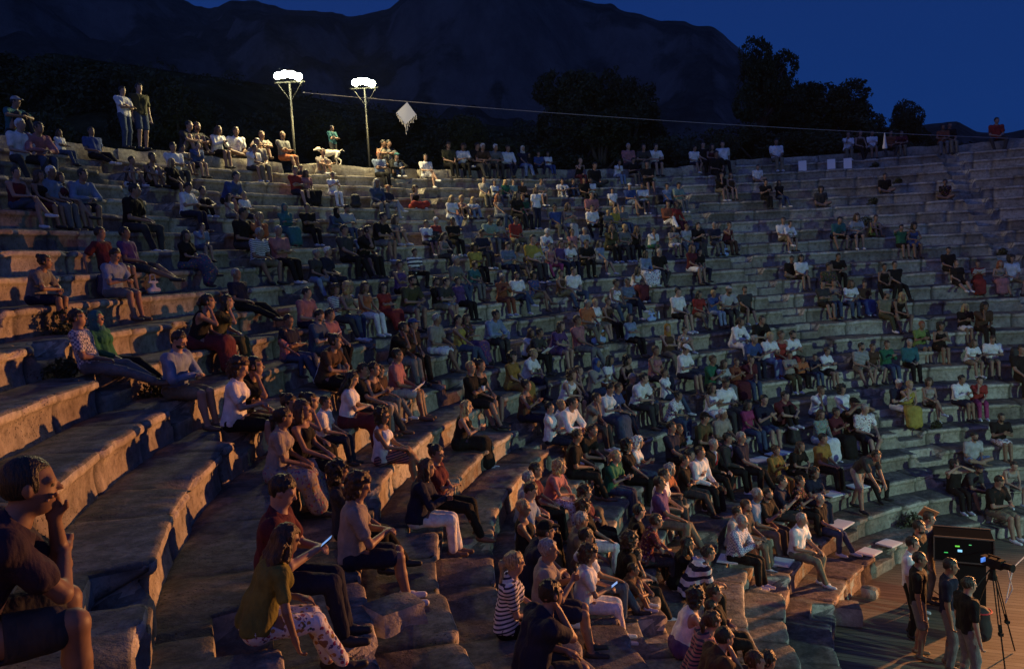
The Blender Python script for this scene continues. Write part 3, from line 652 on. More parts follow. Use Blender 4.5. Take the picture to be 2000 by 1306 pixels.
# ------------------------------------------------------------------ people read off the photograph: head x, head y, pose, build, top, bottom, hair, notes
PEOPLE = '''
40 243 s m T.white P.dgrey sw
76 250 s m L.pink P.denim sk
116 260 s c T.white P.denim ln
178 257 r m T.blue P.black zk
239 178 T m T.white P.denim sk k=0
271 170 t m T.olive S.denim sk k=0
30 192 k m T.teal P.dgrey plgrey k=0
258 314 k f K.dgrey S.white sn
298 306 k f K.black S.white bk
338 288 s m T.white P.dgrey sk
336 318 s f T.black S.black ly
358 292 s c K.beige S.grey sk
386 278 h c T.blue S.navy sk
369 235 k m T.dgrey S.khaki sk
384 234 k m T.dgrey S.khaki sn B
32 340 l m K.maroon S.denim sk
78 350 s f K.black S.maroon ln
100 338 s m T.lblue P.grey sw
118 352 l f K.maroon M.black ln
162 343 s m L.lblue S.navy sk
264 372 S m T.black P.dgrey sk ws
368 366 p m T.white P.navy sk
396 374 k m K.grey P.black sk
196 460 b m T.maroon S.navy sk
244 456 r m T.purple S.dgrey sk
364 461 l f T.black D.denim:flo lk
396 450 h c T.lblue S.denim sn
88 506 s c T.grey S.navy bk
226 508 p m T.lblue S.grey sk
426 241 c f L.white S.black ln
461 257 x m T.white S.khaki sn
510 250 k m T.beige S.khaki sn k=0 c=.95
551 252 s m T.grey S.orange sn k=0 c=.95
498 293 h m T.white S.dgrey sk
502 276 s m T.beige P.khaki sn
649 262 T m T.teal P.dgrey sk k=0 c=.85
631 298 k f T.beige S.grey sn
577 333 s m T.red S.navy sk
588 330 s c T.dgrey S.black sk
598 338 s f T.pink D.black lk
650 344 c f T.white P.white sn
462 346 f m T.blue S.black sk
447 386 s c K.cream S.grey lk
477 382 s c T.white S.navy sy
476 417 s m T.black P.dgrey sk
508 424 h m T.orange P.grey sy B
508 455 s m T.white:str S.khaki zg
544 451 s m T.pink P.black zg
556 408 s f L.teal D.teal hteal
600 407 s m T.black P.black sk
658 416 s f L.denim P.grey hblack
678 412 p m T.lgrey P.denim sk B
736 357 s f L.denim P.grey lg
758 364 l c T.navy P.lgrey sr
749 281 k m K.beige P.khaki sk
759 279 k m T.dgrey P.grey sk
740 303 s m T.lblue P.black sr
775 307 k m J.black P.denim pteal
749 425 s m T.black S.grey sk
773 428 k f T.grey S.denim ln
673 450 s m T.dgrey P.black sk
705 456 s f T.lblue S.black nn
720 451 h m T.black P.black sk
812 373 x f K.black D.red cn
831 308 l m T.white S.white sk
876 284 s m T.olive P.black pdgrey
904 288 p m T.white P.black sn B
906 277 k m T.black P.black sk B
932 275 s m T.black P.dgrey sk
943 286 s m T.brown P.dgrey sw
968 285 s m T.grey P.dgrey sw
992 289 s m L.white P.navy sn
1021 291 s f T.navy P.lblue hcream
1033 303 s c T.black P.black sk
1052 300 s c T.blue P.navy sk
1070 302 s c T.white P.blue sk
1134 314 h f K.black P.maroon sy
1162 321 x m T.black P.dgrey sk
945 354 s f T.cream P.khaki sk
966 358 s c T.white P.grey sn
988 357 s c T.green P.denim ly
1003 356 s c T.mint P.grey sn
1021 358 s c T.brown P.black sk
1057 352 s c T.beige S.white sk
1047 372 t f T.white P.navy ln c=.8
1098 351 k c T.white P.lgrey sk
1120 354 k c T.dgrey P.denim sk
1141 350 s c T.black P.black sk
1154 353 s c T.white P.dgrey sk
883 388 s f T.white P.lblue ly
902 389 k f K.pink S.black sy
925 392 k f T.white P.lblue ly
973 384 s f K.dgrey:str P.denim lr
1021 386 s m T.green P.dgrey sn
1010 380 s f T.black P.black lk
1084 406 s m T.blue P.khaki sk
1110 400 c f K.beige P.lgrey ln
1156 380 s m T.pink P.black zk
1157 408 s m T.white P.black sk
1196 372 s c T.white S.khaki sk
1188 415 s c T.grey P.grey sy
832 430 s c T.white S.navy sk
852 432 s f T.red P.dgrey sw
884 432 s m T.black P.black sk dk
868 464 p f K.grey P.dgrey ln
958 430 s m T.mint P.grey sk
977 434 s f T.beige S.denim lk
1008 430 s m T.red P.khaki sk
942 456 p m T.navy P.dgrey sk
927 483 s m T.yellow P.black ck dk
992 480 p m T.lblue:str P.navy sk
1016 482 s f K.beige S.dgrey lk
1041 463 s m T.yellow P.dgrey sk
1070 453 s f T.white P.lblue sw
1118 459 s f T.pink P.denim sn
1142 452 s m T.lgrey P.khaki sg
1051 481 p f L.cream:flo P.cream sr
1076 487 s f K.pink P.magenta sk
1096 480 s m T.purple P.navy sk
1115 477 s f T.white P.navy sn
1146 475 s m T.black P.black sk
1171 476 s f T.lblue M.denim lk
1196 444 h f T.olive P.black ln
810 485 S c T.white:bro P.black sk
891 505 s f T.grey P.denim bg
928 518 s f T.teal P.grey sn
1210 318 h f T.white P.lblue sk
1237 317 p m T.black P.khaki sk
1264 317 s m T.black S.black sk
1227 279 s m T.pink P.dgrey zg k=0
1257 279 s m T.dgrey P.khaki zk k=0
1281 281 s m T.white S.navy sk k=0
1357 290 s m T.white S.navy sk
1373 276 s m T.black P.black sk k=0
1411 275 s m T.white P.black sk k=0
1399 298 s m T.black P.black sk
1391 286 s f K.maroon P.black lk k=0
1516 271 s m T.white P.khaki sk k=0
1480 322 x c T.white S.grey sk
1410 343 h m T.black S.khaki sk
1428 346 s f K.brown S.brown ln
1230 364 l m T.blue S.lblue pwhite
1255 364 s m T.white S.dgrey sn
1303 364 s f T.lblue P.navy bk
1326 364 p m T.mint P.grey sk
1496 356 c m T.black P.black sk
1522 361 s f T.black P.denim lk
1305 400 l m L.rust P.white sk
1321 399 s f L.red P.maroon sn
1203 410 s c T.yellow P.grey sy
1217 407 s c T.grey P.denim sn
1221 445 s f T.grey P.dgrey sy
1245 446 h f K.black P.black ln
1278 445 h c T.white S.green sk
1316 447 c f T.beige S.white lk
1342 443 s f T.lgrey P.denim sn
1364 441 c m T.black P.dgrey sk
1395 440 s m T.navy P.khaki zg
1425 439 h f K.maroon P.brown sk
1353 480 s f T.maroon S.white ln
1367 494 s f T.black P.navy sk
1288 492 s m T.black P.dgrey zg
1262 496 s f L.lblue D.white:flo lk
1530 431 l m T.white S.khaki sn ws
1544 437 s f L.white S.brown sk
1657 263 h f T.white P.khaki sn k=-1
1680 260 s f K.brown P.black ln k=-1
1703 260 s f T.white S.khaki sk k=-1
1740 274 s m T.rust P.dgrey sk k=-1
1761 270 s m T.maroon P.khaki sk k=-1
1842 248 s f T.rust P.grey sk k=-1
1855 245 s m T.black P.khaki sk k=-1
1947 236 s m T.red P.dgrey sk k=-1
1729 349 x m T.black S.khaki sk
1846 356 x f T.black:flo S.khaki sk
1604 370 x m T.dgrey S.khaki ck
1641 430 f m T.teal S.black sk
1674 422 s f T.lgrey S.navy cn
1711 426 k f K.lime S.black sn
1761 445 w m T.green S.black sk
1786 442 s f K.blue M.blue ck
1853 489 s m T.black S.black sk
1869 514 r f T.black S.black zn
1910 516 c f T.red D.red sn
1954 515 s f K.beige D.pink lr
1976 504 s m T.white S.khaki ck
1728 522 s f K.black P.black sk
1748 517 s m T.black P.black zk
1607 555 s m T.dgrey S.black zk
1629 553 c f K.grey P.denim sn
1663 553 s f T.white P.denim ln
1689 555 s c T.brown D.blue sn
1732 576 s m T.khaki P.olive pgrey B
1763 577 f f K.black M.black ly
1620 520 s m T.olive:flo P.khaki sk
1638 505 s m T.black P.black sk
1547 509 x m T.black S.khaki sk
1565 507 s m T.white S.black ck
1886 600 c f T.black S.white ly
1924 599 h m T.brown P.black ck dk
1801 635 c f T.lime S.denim sr
1838 637 c f K.black S.black ck
1683 677 s m T.grey:str S.khaki sk B
1705 678 s f T.brown S.grey sn
1733 673 c f L.green P.denim sn
1777 673 s m L.teal P.black sg
1616 686 c f T.white M.black sn
1903 673 s f T.white S.khaki ln
1939 671 p m T.white S.khaki sn
1996 682 s m T.black P.black sk
1756 753 p m T.navy S.white sw
1777 752 h f K.yellow D.yellow sy
1815 749 l f K.beige S.dgrey cn
1879 754 c m L.white S.navy sk
1914 752 h f T.red P.magenta sk
1956 828 c m T.black S.white:flo zk B
1904 866 x m T.lgrey S.lblue sk B
1866 916 w m K.black P.black ck
1912 929 f m T.dgrey S.navy pnavy B
1952 935 p m T.black S.khaki sk
1981 922 f f K.beige S.grey sk
1690 798 s m T.white:flo S.navy zg
1664 819 c c T.maroon:flo P.white sn
1634 805 c f T.maroon D.black sk
1604 809 s f L.mint:flo D.white ln
1645 760 s f T.white P.black ck
1604 763 h f T.white P.denim sn
1668 776 w m T.black P.black pblack
1608 857 s m T.mustard P.black sk
1703 884 s c K.navy P.black sk
1549 654 c m T.white P.black sk B
1526 654 s f K.red D.red sn
1505 657 c f T.white P.lblue sy
1474 663 s m T.blue P.navy sg
1543 693 c f T.beige P.olive sk
1568 703 c c T.orange P.black sk
1592 701 c c T.navy P.denim sk
1447 623 s f L.white P.white nk
1489 625 s m T.black P.black zk
1325 571 s m T.white S.black sk c=1.12
1366 575 s f T.red P.khaki lk
1394 575 c f T.blue P.lblue sy
1424 567 s m T.lgrey P.dgrey plgrey B
1455 566 s m T.dgrey S.black sk B
1247 527 s f K.white D.maroon lk
1226 551 l m T.lblue:str P.navy zk
1204 553 s f K.white:flo P.denim sk
1231 625 s f T.lblue P.black lk
1304 641 s f K.brown P.khaki hmustard
1338 649 k f K.white S.beige sk
1281 681 s f K.pink:flo P.navy sn
1340 682 p m T.white S.navy pwhite
1393 703 c m T.green P.navy sn
1415 713 c f T.lgrey P.grey ln
1439 709 c f T.rust D.maroon sn
1467 703 h f T.maroon P.denim sk
1227 703 c f K.black P.black ck
1258 739 s m T.white P.dgrey sk
1298 729 s f T.white P.denim sn
1418 748 p m T.white P.dgrey sk B
1392 757 c f K.white M.white lk
806 549 s m T.olive S.grey sk B
853 555 s m T.black S.khaki bk B
872 551 s m T.dgrey S.lblue sk
894 549 b f T.purple P.black sk
982 547 c f L.rust P.rust bg
1010 543 l m T.white P.denim sk B ws
1043 538 l f T.blue:flo S.khaki ck
1096 537 l f K.brown S.khaki sk
1121 529 s m T.white P.denim sk
1148 593 s m T.orange P.khaki sg
1163 591 s f T.white S.khaki sy
1188 589 s f K.brown P.black sn
854 623 s m T.beige S.white zg
895 625 s f K.yellow P.denim sk
912 622 s f T.brown:flo D.purple:flo ln
969 615 s m L.lblue P.dgrey sk
807 632 h f T.brown P.black pblue
1038 655 k f T.white P.dgrey ln
1055 656 s m T.dgrey P.black sk
1096 637 s f T.purple M.purple ln
1128 626 s m T.pink P.grey sn
1002 697 s f T.mustard D.mustard ck
1043 691 s f T.white P.navy sy
938 707 s f K.black S.black bk
920 718 s m T.black S.black sy
1165 709 c f L.beige P.denim hblue
1192 703 s f T.white D.rust lk
1118 732 s f K.white S.black cn
1131 724 h f K.brown P.dgrey sn
462 541 r m T.navy P.black zg
407 590 h f K.black D.maroon nk
444 590 h f T.olive P.olive lk
564 627 s m T.navy P.denim sk
554 649 s c T.pink:flo P.denim lk
600 576 s m T.pink P.navy zk
656 566 s m T.white:str P.dgrey cn
682 562 s f K.khaki P.denim cy
714 560 s f K.orange P.white ln
750 566 s f T.red D.red lk
624 617 p m T.denim P.denim sk B
645 615 s m T.pink P.black sk
655 663 s f T.brown P.black bk
619 497 s f T.dgrey P.lblue sg
641 492 s m T.navy P.navy sw
781 517 s f K.purple P.black bk
642 691 s c T.white S.denim lk
496 692 h f T.black P.khaki sk
468 708 p f T.white S.black cn o=0
789 641 h m T.black P.grey sk B
777 694 s m T.pink S.lgrey sk
688 740 p f T.white D.maroon lk
711 733 s m T.black P.dgrey sk
731 721 c f K.brown P.beige sk
743 724 s c T.brown P.grey cn
748 812 l f K.white S.pink:str ck
566 788 s f T.black P.black bk
555 815 s f T.beige D.beige:flo nk
592 800 s f K.black P.black ln
606 785 h f K.black P.black bk
636 786 s c T.white P.navy sk
350 665 p m L.lblue S.khaki sk B k=12 o=-12 L=bearded_man_in_light_blue_shirt_and_khaki_shorts_alone_on_tier_edge
152 626 r m T.denim:pla P.grey sk
190 634 r f L.green P.black hteal
912 795 c f K.black D.black ly
853 886 s f T.maroon P.black bk
834 914 c f J.navy P.white ln
1029 753 c f K.brown P.navy bk
1074 796 s f T.white P.navy bk
1097 801 s f T.white P.grey sy
1119 787 s m L.white P.dgrey sk
1128 851 s m T.black P.black sk
1158 841 f m T.black P.black sk
1066 894 s f T.pink P.white:flo cy
1047 918 s f T.maroon P.black sk
1033 934 s f T.lgrey P.navy sg
1037 958 p m T.lblue P.black sk
1023 992 s f K.black P.olive sy
1144 962 s f T.maroon P.black cn
1166 778 h f T.grey P.dgrey sk
1192 760 p f T.white D.denim sk
1208 757 s f T.blue P.navy sn
1236 755 s m T.dgrey P.dgrey sg
1259 744 c m T.white S.denim sk
1325 772 s f T.white:flo P.denim sk
1377 816 s m T.olive P.black pblack
1412 808 s m T.beige P.dgrey sw
1462 790 s f T.magenta P.denim lk
1493 781 c m T.navy S.denim sk
1534 774 k m T.maroon P.black sk
1312 834 s m T.navy P.black sk
1326 838 c f T.black P.navy sn
1394 868 s m J.black P.black sg L=grey-haired_man_in_black_suit_with_white_shirt_and_red_tie
1422 856 s m J.dgrey P.black sk L=dark-haired_man_in_grey_suit_with_open_white_shirt
1448 854 s m T.navy P.black sg
1516 880 c f L.mustard P.mustard bn
1564 872 s f T.black P.black ln
1247 864 c f T.white P.denim cw
1226 870 s f T.black P.black ck
1204 892 c f T.green P.denim ny
1348 888 c m T.rust P.dgrey sk
1368 884 s m L.white P.black sk
1338 922 s m T.black P.dgrey sk
1310 918 s f T.orange P.dgrey cg
1298 928 s m T.white P.dgrey sk
1289 944 s m T.purple P.khaki sk
1528 940 c m T.navy P.dgrey sk
1563 940 c f T.black:flo P.black sk
1592 924 c f T.navy P.navy ck
1480 966 s m T.lblue P.khaki sg
1500 965 c m T.black P.dgrey sk B
1458 988 s m T.dgrey P.khaki sn B
1066 1038 s m T.navy P.navy pblack
1072 1074 c m T.beige S.navy sg
1006 1100 s f T.white:str P.black ny
1077 1160 h m T.navy S.dgrey sk c=1.02
1136 1016 s m T.khaki P.grey sg
1142 988 s f T.black P.white cn
1146 1048 s m T.white P.denim sk
1152 1082 p f T.white P.white cn
1239 1014 s f T.maroon:flo P.dgrey sn
1233 1055 s m T.black P.black ck
1244 1084 h c T.black P.black ck
1238 1112 k c T.brown S.mustard sk
1249 998 s f T.black P.navy sk
1344 1062 h f L.black P.black lk
1384 1080 f m T.white:bro P.black sk o=20
1362 1166 s f K.white D.purple ck
1396 1158 s f T.black P.black sk
1388 1184 c c T.grey P.black zk
1450 1018 c m L.lblue:pla P.black zg ws
1440 1000 s f T.lgrey P.rust sk
1566 1014 s m T.white P.khaki sg ws
1602 996 s m T.black P.denim zg
1392 1212 s f T.pink:str P.pink nn
1416 1244 h m T.brown P.brown zk
1476 1292 s m T.dgrey P.black sn
1500 1290 s f T.navy P.black sk
60 950 Q m T.plum S.dgrey zk ol k=12 c=1.04 free=1 back=.16 o=8 L=large_close_man_with_cropped_hair_resting_cheek_on_hand
553 960 p m T.maroon P.navy sk c=1.0
560 1055 b2 f T.ochre P.white:flo ln c=.87 L=woman_in_olive-yellow_tee_and_white_patterned_trousers_seated_lowest_at_front_left
703 950 p m T.beige S.navy cn c=1.0 ws o=0
663 922 s f T.dgrey P.black ck
1783 1062 t m T.white P.black sk flat=.03
1797 1092 t m T.black S.grey zk flat=.03
1857 1106 t m T.navy P.grey sk flat=.03
1893 1142 t m T.black P.grey sk flat=.03 o=15
1796 1030 t m T.black P.black sk B flat=.03
1815 1012 t m T.grey P.khaki sn flat=.03
1712 890 B m T.dgrey S.beige sk
'''
HU, BACK = {}, dict(k=.50, k1=.50, x=.52, r=.30, K=.32, t=.36, T=.36, B=.36, b=.24)
cacheJ, cacheM = {}, {}
def getJ(pose, b):
    if (pose, b) not in cacheJ: cacheJ[pose, b] = skeleton(pose, b)
    return cacheJ[pose, b]
def getmesh(pose, b, q, part, var):
    key = (pose, b, q, part, var)
    if key in cacheM: return cacheM[key]
    J = getJ(pose, b); r = {2: .0125, 1: .019, 0: .026}[q]
    if part == 'body': V, F, mi = fbody(J, r, q == 2)
    elif part == 'top': (V, F), mi = ftop(J, r, var), None
    elif part == 'bottom': (V, F), mi = fbottom(J, r, var), None
    elif part == 'shoe': (V, F), mi = fshoes(J, min(r, .016), var), None
    elif part == 'hair': (V, F), mi = fhair(J, {2: .010, 1: .014, 0: .018}[q], var), None
    elif part == 'beard': (V, F), mi = fbeard(J, r), None
    me = bpy.data.meshes.new(part); V = V.astype(np.float32); n = len(F)
    me.vertices.add(len(V)); me.vertices.foreach_set('co', V.ravel()); me.loops.add(n*4); me.loops.foreach_set('vertex_index', F.astype(np.int32).ravel())
    me.polygons.add(n); me.polygons.foreach_set('loop_start', np.arange(n, dtype=np.int32)*4); me.update(calc_edges=True)
    me.polygons.foreach_set('use_smooth', np.ones(n, bool))
    for i in range(3 if part == 'body' else 1): me.materials.append(None)
    if mi is not None: me.polygons.foreach_set('material_index', mi.astype(np.int32))
    me.update(); cacheM[key] = me; return me
rp = random.Random(77)
def ZS(k): return Zk(k) if k > 0 else Zk(1)+.50 if k == 0 else Zk(0)+.40
TH = np.linspace(R_(40), R_(238), 5000)
def parse():
    out = []
    for ln in PEOPLE.strip().splitlines():
        t = ln.split()
        if len(t) < 7: continue
        d = dict(x=float(t[0]), y=float(t[1]), pose=t[2], b=t[3], top=t[4], bot=t[5], hair=t[6], fl=t[7:])
        opt = dict(q.split('=') for q in t[7:] if '=' in q); d['opt'] = opt
        child = d['b'] == 'c'; b = 'f' if d['b'] in 'f' or (child and d['hair'][0] in 'ln') else 'm'
        d['lp'] = d['pose']
        if d['pose'] in 'skc': d['pose'] = rp.choice({'s': ('s', 's1', 's1', 's2', 's3', 's4', 'S'), 'k': ('k', 'k1'), 'c': ('c', 'c1')}[d['pose']])
        d['bb'] = b; base = .74 if child else {'m': 1.0, 'f': .94}[b]*rp.uniform(.97, 1.03)
        if 'c' in opt: base = float(opt['c'])
        J = getJ(d['pose'], b); H = J['H']*base; bk = float(opt.get('back', BACK.get(d['pose'], .20)))
        dr = ray(d['x'], d['y']); st = d['pose'] in ('t', 'T', 'B')
        if 'flat' in opt:
            z0 = float(opt['flat']); p = on_z(d['x'], d['y'], z0+H[2]); k = 99; sc = base
        else:
            best = None; th = TH
            for k in ([int(opt['k'])] if 'k' in opt else range(0, 25)):
                r = Rk(k)+bk-H[1]; X, Y, Z = OX+r*np.cos(th), OY+r*np.sin(th), ZS(k)+H[2]-ZC
                f = Y*cp-Z*sp; v = Y*sp+Z*cp; f = np.where(f < 1, 1e9, f)
                e2 = (1000+FPX*(X*cr-v*sr)/f-d['x'])**2+(653-FPX*(X*sr+v*cr)/f-d['y'])**2
                e2 = np.where(f > 1e8, 1e12, e2); m_i = int(e2.argmin()); w = math.sqrt(e2[m_i])
                if best is None or w < best[0]: best = (w, k, th[m_i], r, f[m_i])
            e, k, t_, r, D_ = best; z0 = ZS(k); sc = base; p = pol(r, t_, z0+H[2]); d['err'] = e
            q = on_z(d['x'], d['y'], z0+H[2]) if dr.z < -.02 else None
            if q is not None and 0 < q.y < 60 and abs(math.hypot(q.x-OX, q.y-OY)-r) < (.32 if 'free' not in opt else 9): p = q
            elif e > 1.5:                       # a taller or shorter person
                a = dr.x**2+dr.y**2; bq = -2*(dr.x*OX+dr.y*OY); c = OX**2+OY**2-r*r; disc = bq*bq-4*a*c
                if disc > 0:
                    cand = [Vector((0, 0, ZC))+dr*((-bq+sg*math.sqrt(disc))/(2*a)) for sg in (1, -1)]
                    cand = min(cand, key=lambda q: (q-p).length)
                    if (cand-p).length < 1.2: sc = min(max((cand.z-z0)/(H[2]/base), base*.9), base*1.1); p = cand
        d['k'] = k; d['sc'] = sc; d['D'] = (p-Vector((0, 0, ZC))).dot(LF); d['px'] = FPX/d['D']*sc
        ang = math.atan2(OY-p.y, OX-p.x)+R_(float(opt.get('o', rp.uniform(-13, 13))))
        d['rz'] = ang-pi/2; hy = J['H'][1]*sc; hx = J['H'][0]*sc
        d['loc'] = Vector((p.x-math.cos(ang)*hy, p.y-math.sin(ang)*hy, z0+.006))
        out.append(d)
    return out
PL = parse()
order = sorted(range(len(PL)), key=lambda i: -PL[i]['px'])
IND = set(order[:300])
# labels: look first, then neighbours, then the tier
POSEW = dict(Q='cheek on hand', b2='leaning on one arm', s='sitting on the edge', S='knees apart', l='legs crossed', k='hugging knees', x='sitting cross-legged', c='clapping', h='hand at chin', f='leaning forward', p='looking down at hands', r='lounging with legs out', b='leaning back on hands', w='arms raised', K='one knee up', t='standing', T='standing with folded arms', B='bending over')
TOPW = dict(T='tee', L='long-sleeved shirt', K='sleeveless top', J='suit jacket'); BOTW = dict(P='trousers', S='shorts', M='short skirt', D='long skirt')
PATW = dict(str='striped ', bro='broad-striped ', red='red-striped ', flo='patterned ', pla='checked ')
def cw(s): c, _, p = s[2:].partition(':'); return PATW.get(p, '')+WORD.get(c, c)
def hairw(h):
    st, c = h[0], h[1:]
    if st == 'h': return WORD.get(c, c)+' headscarf'
    if st == 'p': return WORD.get(c, c)+' cap'
    if st == 'z': return 'cropped '+HAIRW[c]+' hair'
    return {'s': 'short ', 'l': 'long ', 'b': 'bunned ', 'n': 'ponytailed ', 'c': 'curly '}[st]+HAIRW[c]+' hair'
def topw(d): return cw(d['top'])+' '+TOPW[d['top'][0]]
ORD = 'rim first second third fourth fifth sixth seventh eighth ninth tenth eleventh twelfth thirteenth fourteenth fifteenth sixteenth seventeenth eighteenth nineteenth twentieth twenty-first twenty-second twenty-third twenty-fourth'.split()
def forms(d):
    who = 'child' if d['b'] == 'c' else 'person'
    dress = d['bot'][0] == 'D' and d['bot'][2:] == d['top'][2:]
    wear = (cw(d['top'])+' dress') if dress else topw(d)+' and '+cw(d['bot'])+' '+BOTW[d['bot'][0]]
    po = POSEW[d['lp']]; hr = hairw(d['hair'])
    near = sorted((e for e in PL if e is not d and abs(e['y']-d['y']) < 30 and 8 < abs(e['x']-d['x']) < 90), key=lambda e: abs(e['x']-d['x'])+abs(e['y']-d['y']))
    nb = ''
    if near: e = near[0]; nb = ('right' if d['x'] > e['x'] else 'left')+' of '+topw(e)
    tr = 'on stage' if d['k'] == 99 else ('on the rim' if d['k'] < 1 else ORD[min(d['k'], 24)]+' tier down')
    yield f'{who} in {wear}, {hr}'
    yield f'{who} in {wear}, {hr}, {po}'
    if nb: yield f'{who} in {wear}, {hr}, {nb}'
    yield f'{who} in {wear}, {hr}, {tr}'
    if nb: yield f'{hr}, {wear}, {nb}, {tr}'
    yield f'{hr}, {wear}, {po}, {tr}'
    side = 'far left' if d['x'] < 400 else 'left' if d['x'] < 800 else 'middle' if d['x'] < 1200 else 'right' if d['x'] < 1600 else 'far right'
    yield f'{hr}, {wear}, {tr}, {side} of photo'
    if nb: yield f'{hr}, {topw(d)}, {nb}, {tr}, {side}'
allforms = [list(forms(d)) for d in PL]
from collections import Counter
cnt = Counter(f for fs in allforms for f in set(fs))
for d, fs in zip(PL, allforms):
    ok = [f for f in fs if cnt[f] == 1 and 4 <= len(f.split()) <= 16]
    d['label'] = d['opt'].get('L', '').replace('_', ' ') or (ok[0] if ok else min(fs, key=lambda f: (len(f.split()) > 16, -len(f))))
def parts_of(d):
    q = 2 if d['px'] > 105 else (1 if d['px'] > 62 else 0); P, b = d['pose'], d['bb']; sk = SKIN[3] if 'dk' in d['fl'] else SKIN[2] if 'ol' in d['fl'] else SKIN[rp.choice((0, 1, 1, 2))]
    yield 'body', getmesh(P, b, q, 'body', ''), [sk, M_EYE, M_LIP]
    yield {'T': 'shirt', 'L': 'shirt', 'K': 'top', 'J': 'jacket'}[d['top'][0]], getmesh(P, b, q, 'top', d['top'][0]), [cloth(d['top'][2:])]
    yield {'P': 'trousers', 'S': 'shorts', 'M': 'skirt', 'D': 'skirt'}[d['bot'][0]], getmesh(P, b, q, 'bottom', d['bot'][0]), [cloth(d['bot'][2:])]
    st, c = d['hair'][0], d['hair'][1:]
    if st in 'hp':
        yield ('headscarf' if st == 'h' else 'cap'), getmesh(P, b, q, 'hair', st), [cloth(c)]
        if st == 'p': yield 'hair', getmesh(P, b, q, 'hair', 'z'), [hairm('k')]
    else: yield 'hair', getmesh(P, b, q, 'hair', st), [hairm(c)]
    if 'B' in d['fl'] and d['px'] > 45: yield 'beard', getmesh(P, b, q, 'beard', ''), [hairm(c if c in HAIRW else 'k')]
    sc_ = 'w' if 'ws' in d['fl'] else rp.choice('wkkn')
    if d['px'] > 40: yield 'shoe', getmesh(P, b, q, 'shoe', 'L'), [M_SHOE[sc_]]; yield 'shoe', getmesh(P, b, q, 'shoe', 'R'), [M_SHOE[sc_]]
crowdV, crowdF, crowdM, crowdMats = [], [], [], {}; nv = 0
for i, d in enumerate(PL):
    M = Matrix.Translation(d['loc']) @ Matrix.Rotation(d['rz'], 4, 'Z') @ Matrix.Scale(d['sc'], 4)
    if i in IND:
        e = empty('person', d['loc'], d['rz']); e.scale = (d['sc'],)*3
        tag(e, d['label'], 'child' if d['b'] == 'c' else 'person', 'crew at the monitor on the stage' if d['k'] == 99 else 'audience seated on the tiers')
        for nm, me, ms in parts_of(d):
            o = bpy.data.objects.new(nm, me); link(o, e)
            for s, m in zip(o.material_slots, ms): s.link = 'OBJECT'; s.material = m
        if d['top'][0] == 'J' and 'L' in d['opt']:      # the two men in suits: shirt front, and the tie of one of them
            J = getJ(d['pose'], d['bb']); f_ = A(0, J['up'][2], -J['up'][1]); a_ = J['N']+f_*.075; b_ = J['C']+f_*.118; c_ = J['W']*.5+J['C']*.5+f_*.118
            S = SDF(.008); S.cap(a_, b_, .042, .034, .01); S.cap(b_, c_, .034, .016, .01); V, F = S.mesh(); new_mesh('shirt_front', V, F, cloth('white'), e, True)
            if 'tie' in d['label']: S = SDF(.006); S.cap(a_+f_*.036, b_+f_*.03, .012, .016, .01); S.cap(b_+f_*.03, c_+f_*.022, .016, .020, .01); V, F = S.mesh(); new_mesh('tie', V, F, mat('silk_red', (.45, .02, .03), .5), e, True)
    else:
        for nm, me, ms in parts_of(d):
            n = len(me.vertices); V = np.empty(n*3, np.float32); me.vertices.foreach_get('co', V); V = V.reshape(-1, 3)
            V = V@np.array(M.to_3x3()).T+np.array(M.translation); F = np.empty(len(me.polygons)*4, np.int32); me.loops.foreach_get('vertex_index', F)
            crowdV.append(V); crowdF.append(F.reshape(-1, 4)+nv); nv += n
            crowdM.append(np.full(len(me.polygons), crowdMats.setdefault(ms[0].name, len(crowdMats))))
if crowdV:
    o = new_mesh('distant_audience', np.concatenate(crowdV), np.concatenate(crowdF), [MATS[k] for k in crowdMats], None, True, np.concatenate(crowdM))
    tag(o, 'far rows of small seated spectators filling the upper tiers', 'crowd', kind='stuff')
print('PEOPLE', len(PL), 'dup labels', [k for k, v in Counter(PL[i]['label'] for i in IND).items() if v > 1][:10], 'bad', [(d['x'], d['y'], round(d['err'])) for d in PL if d.get('err', 0) > 14])
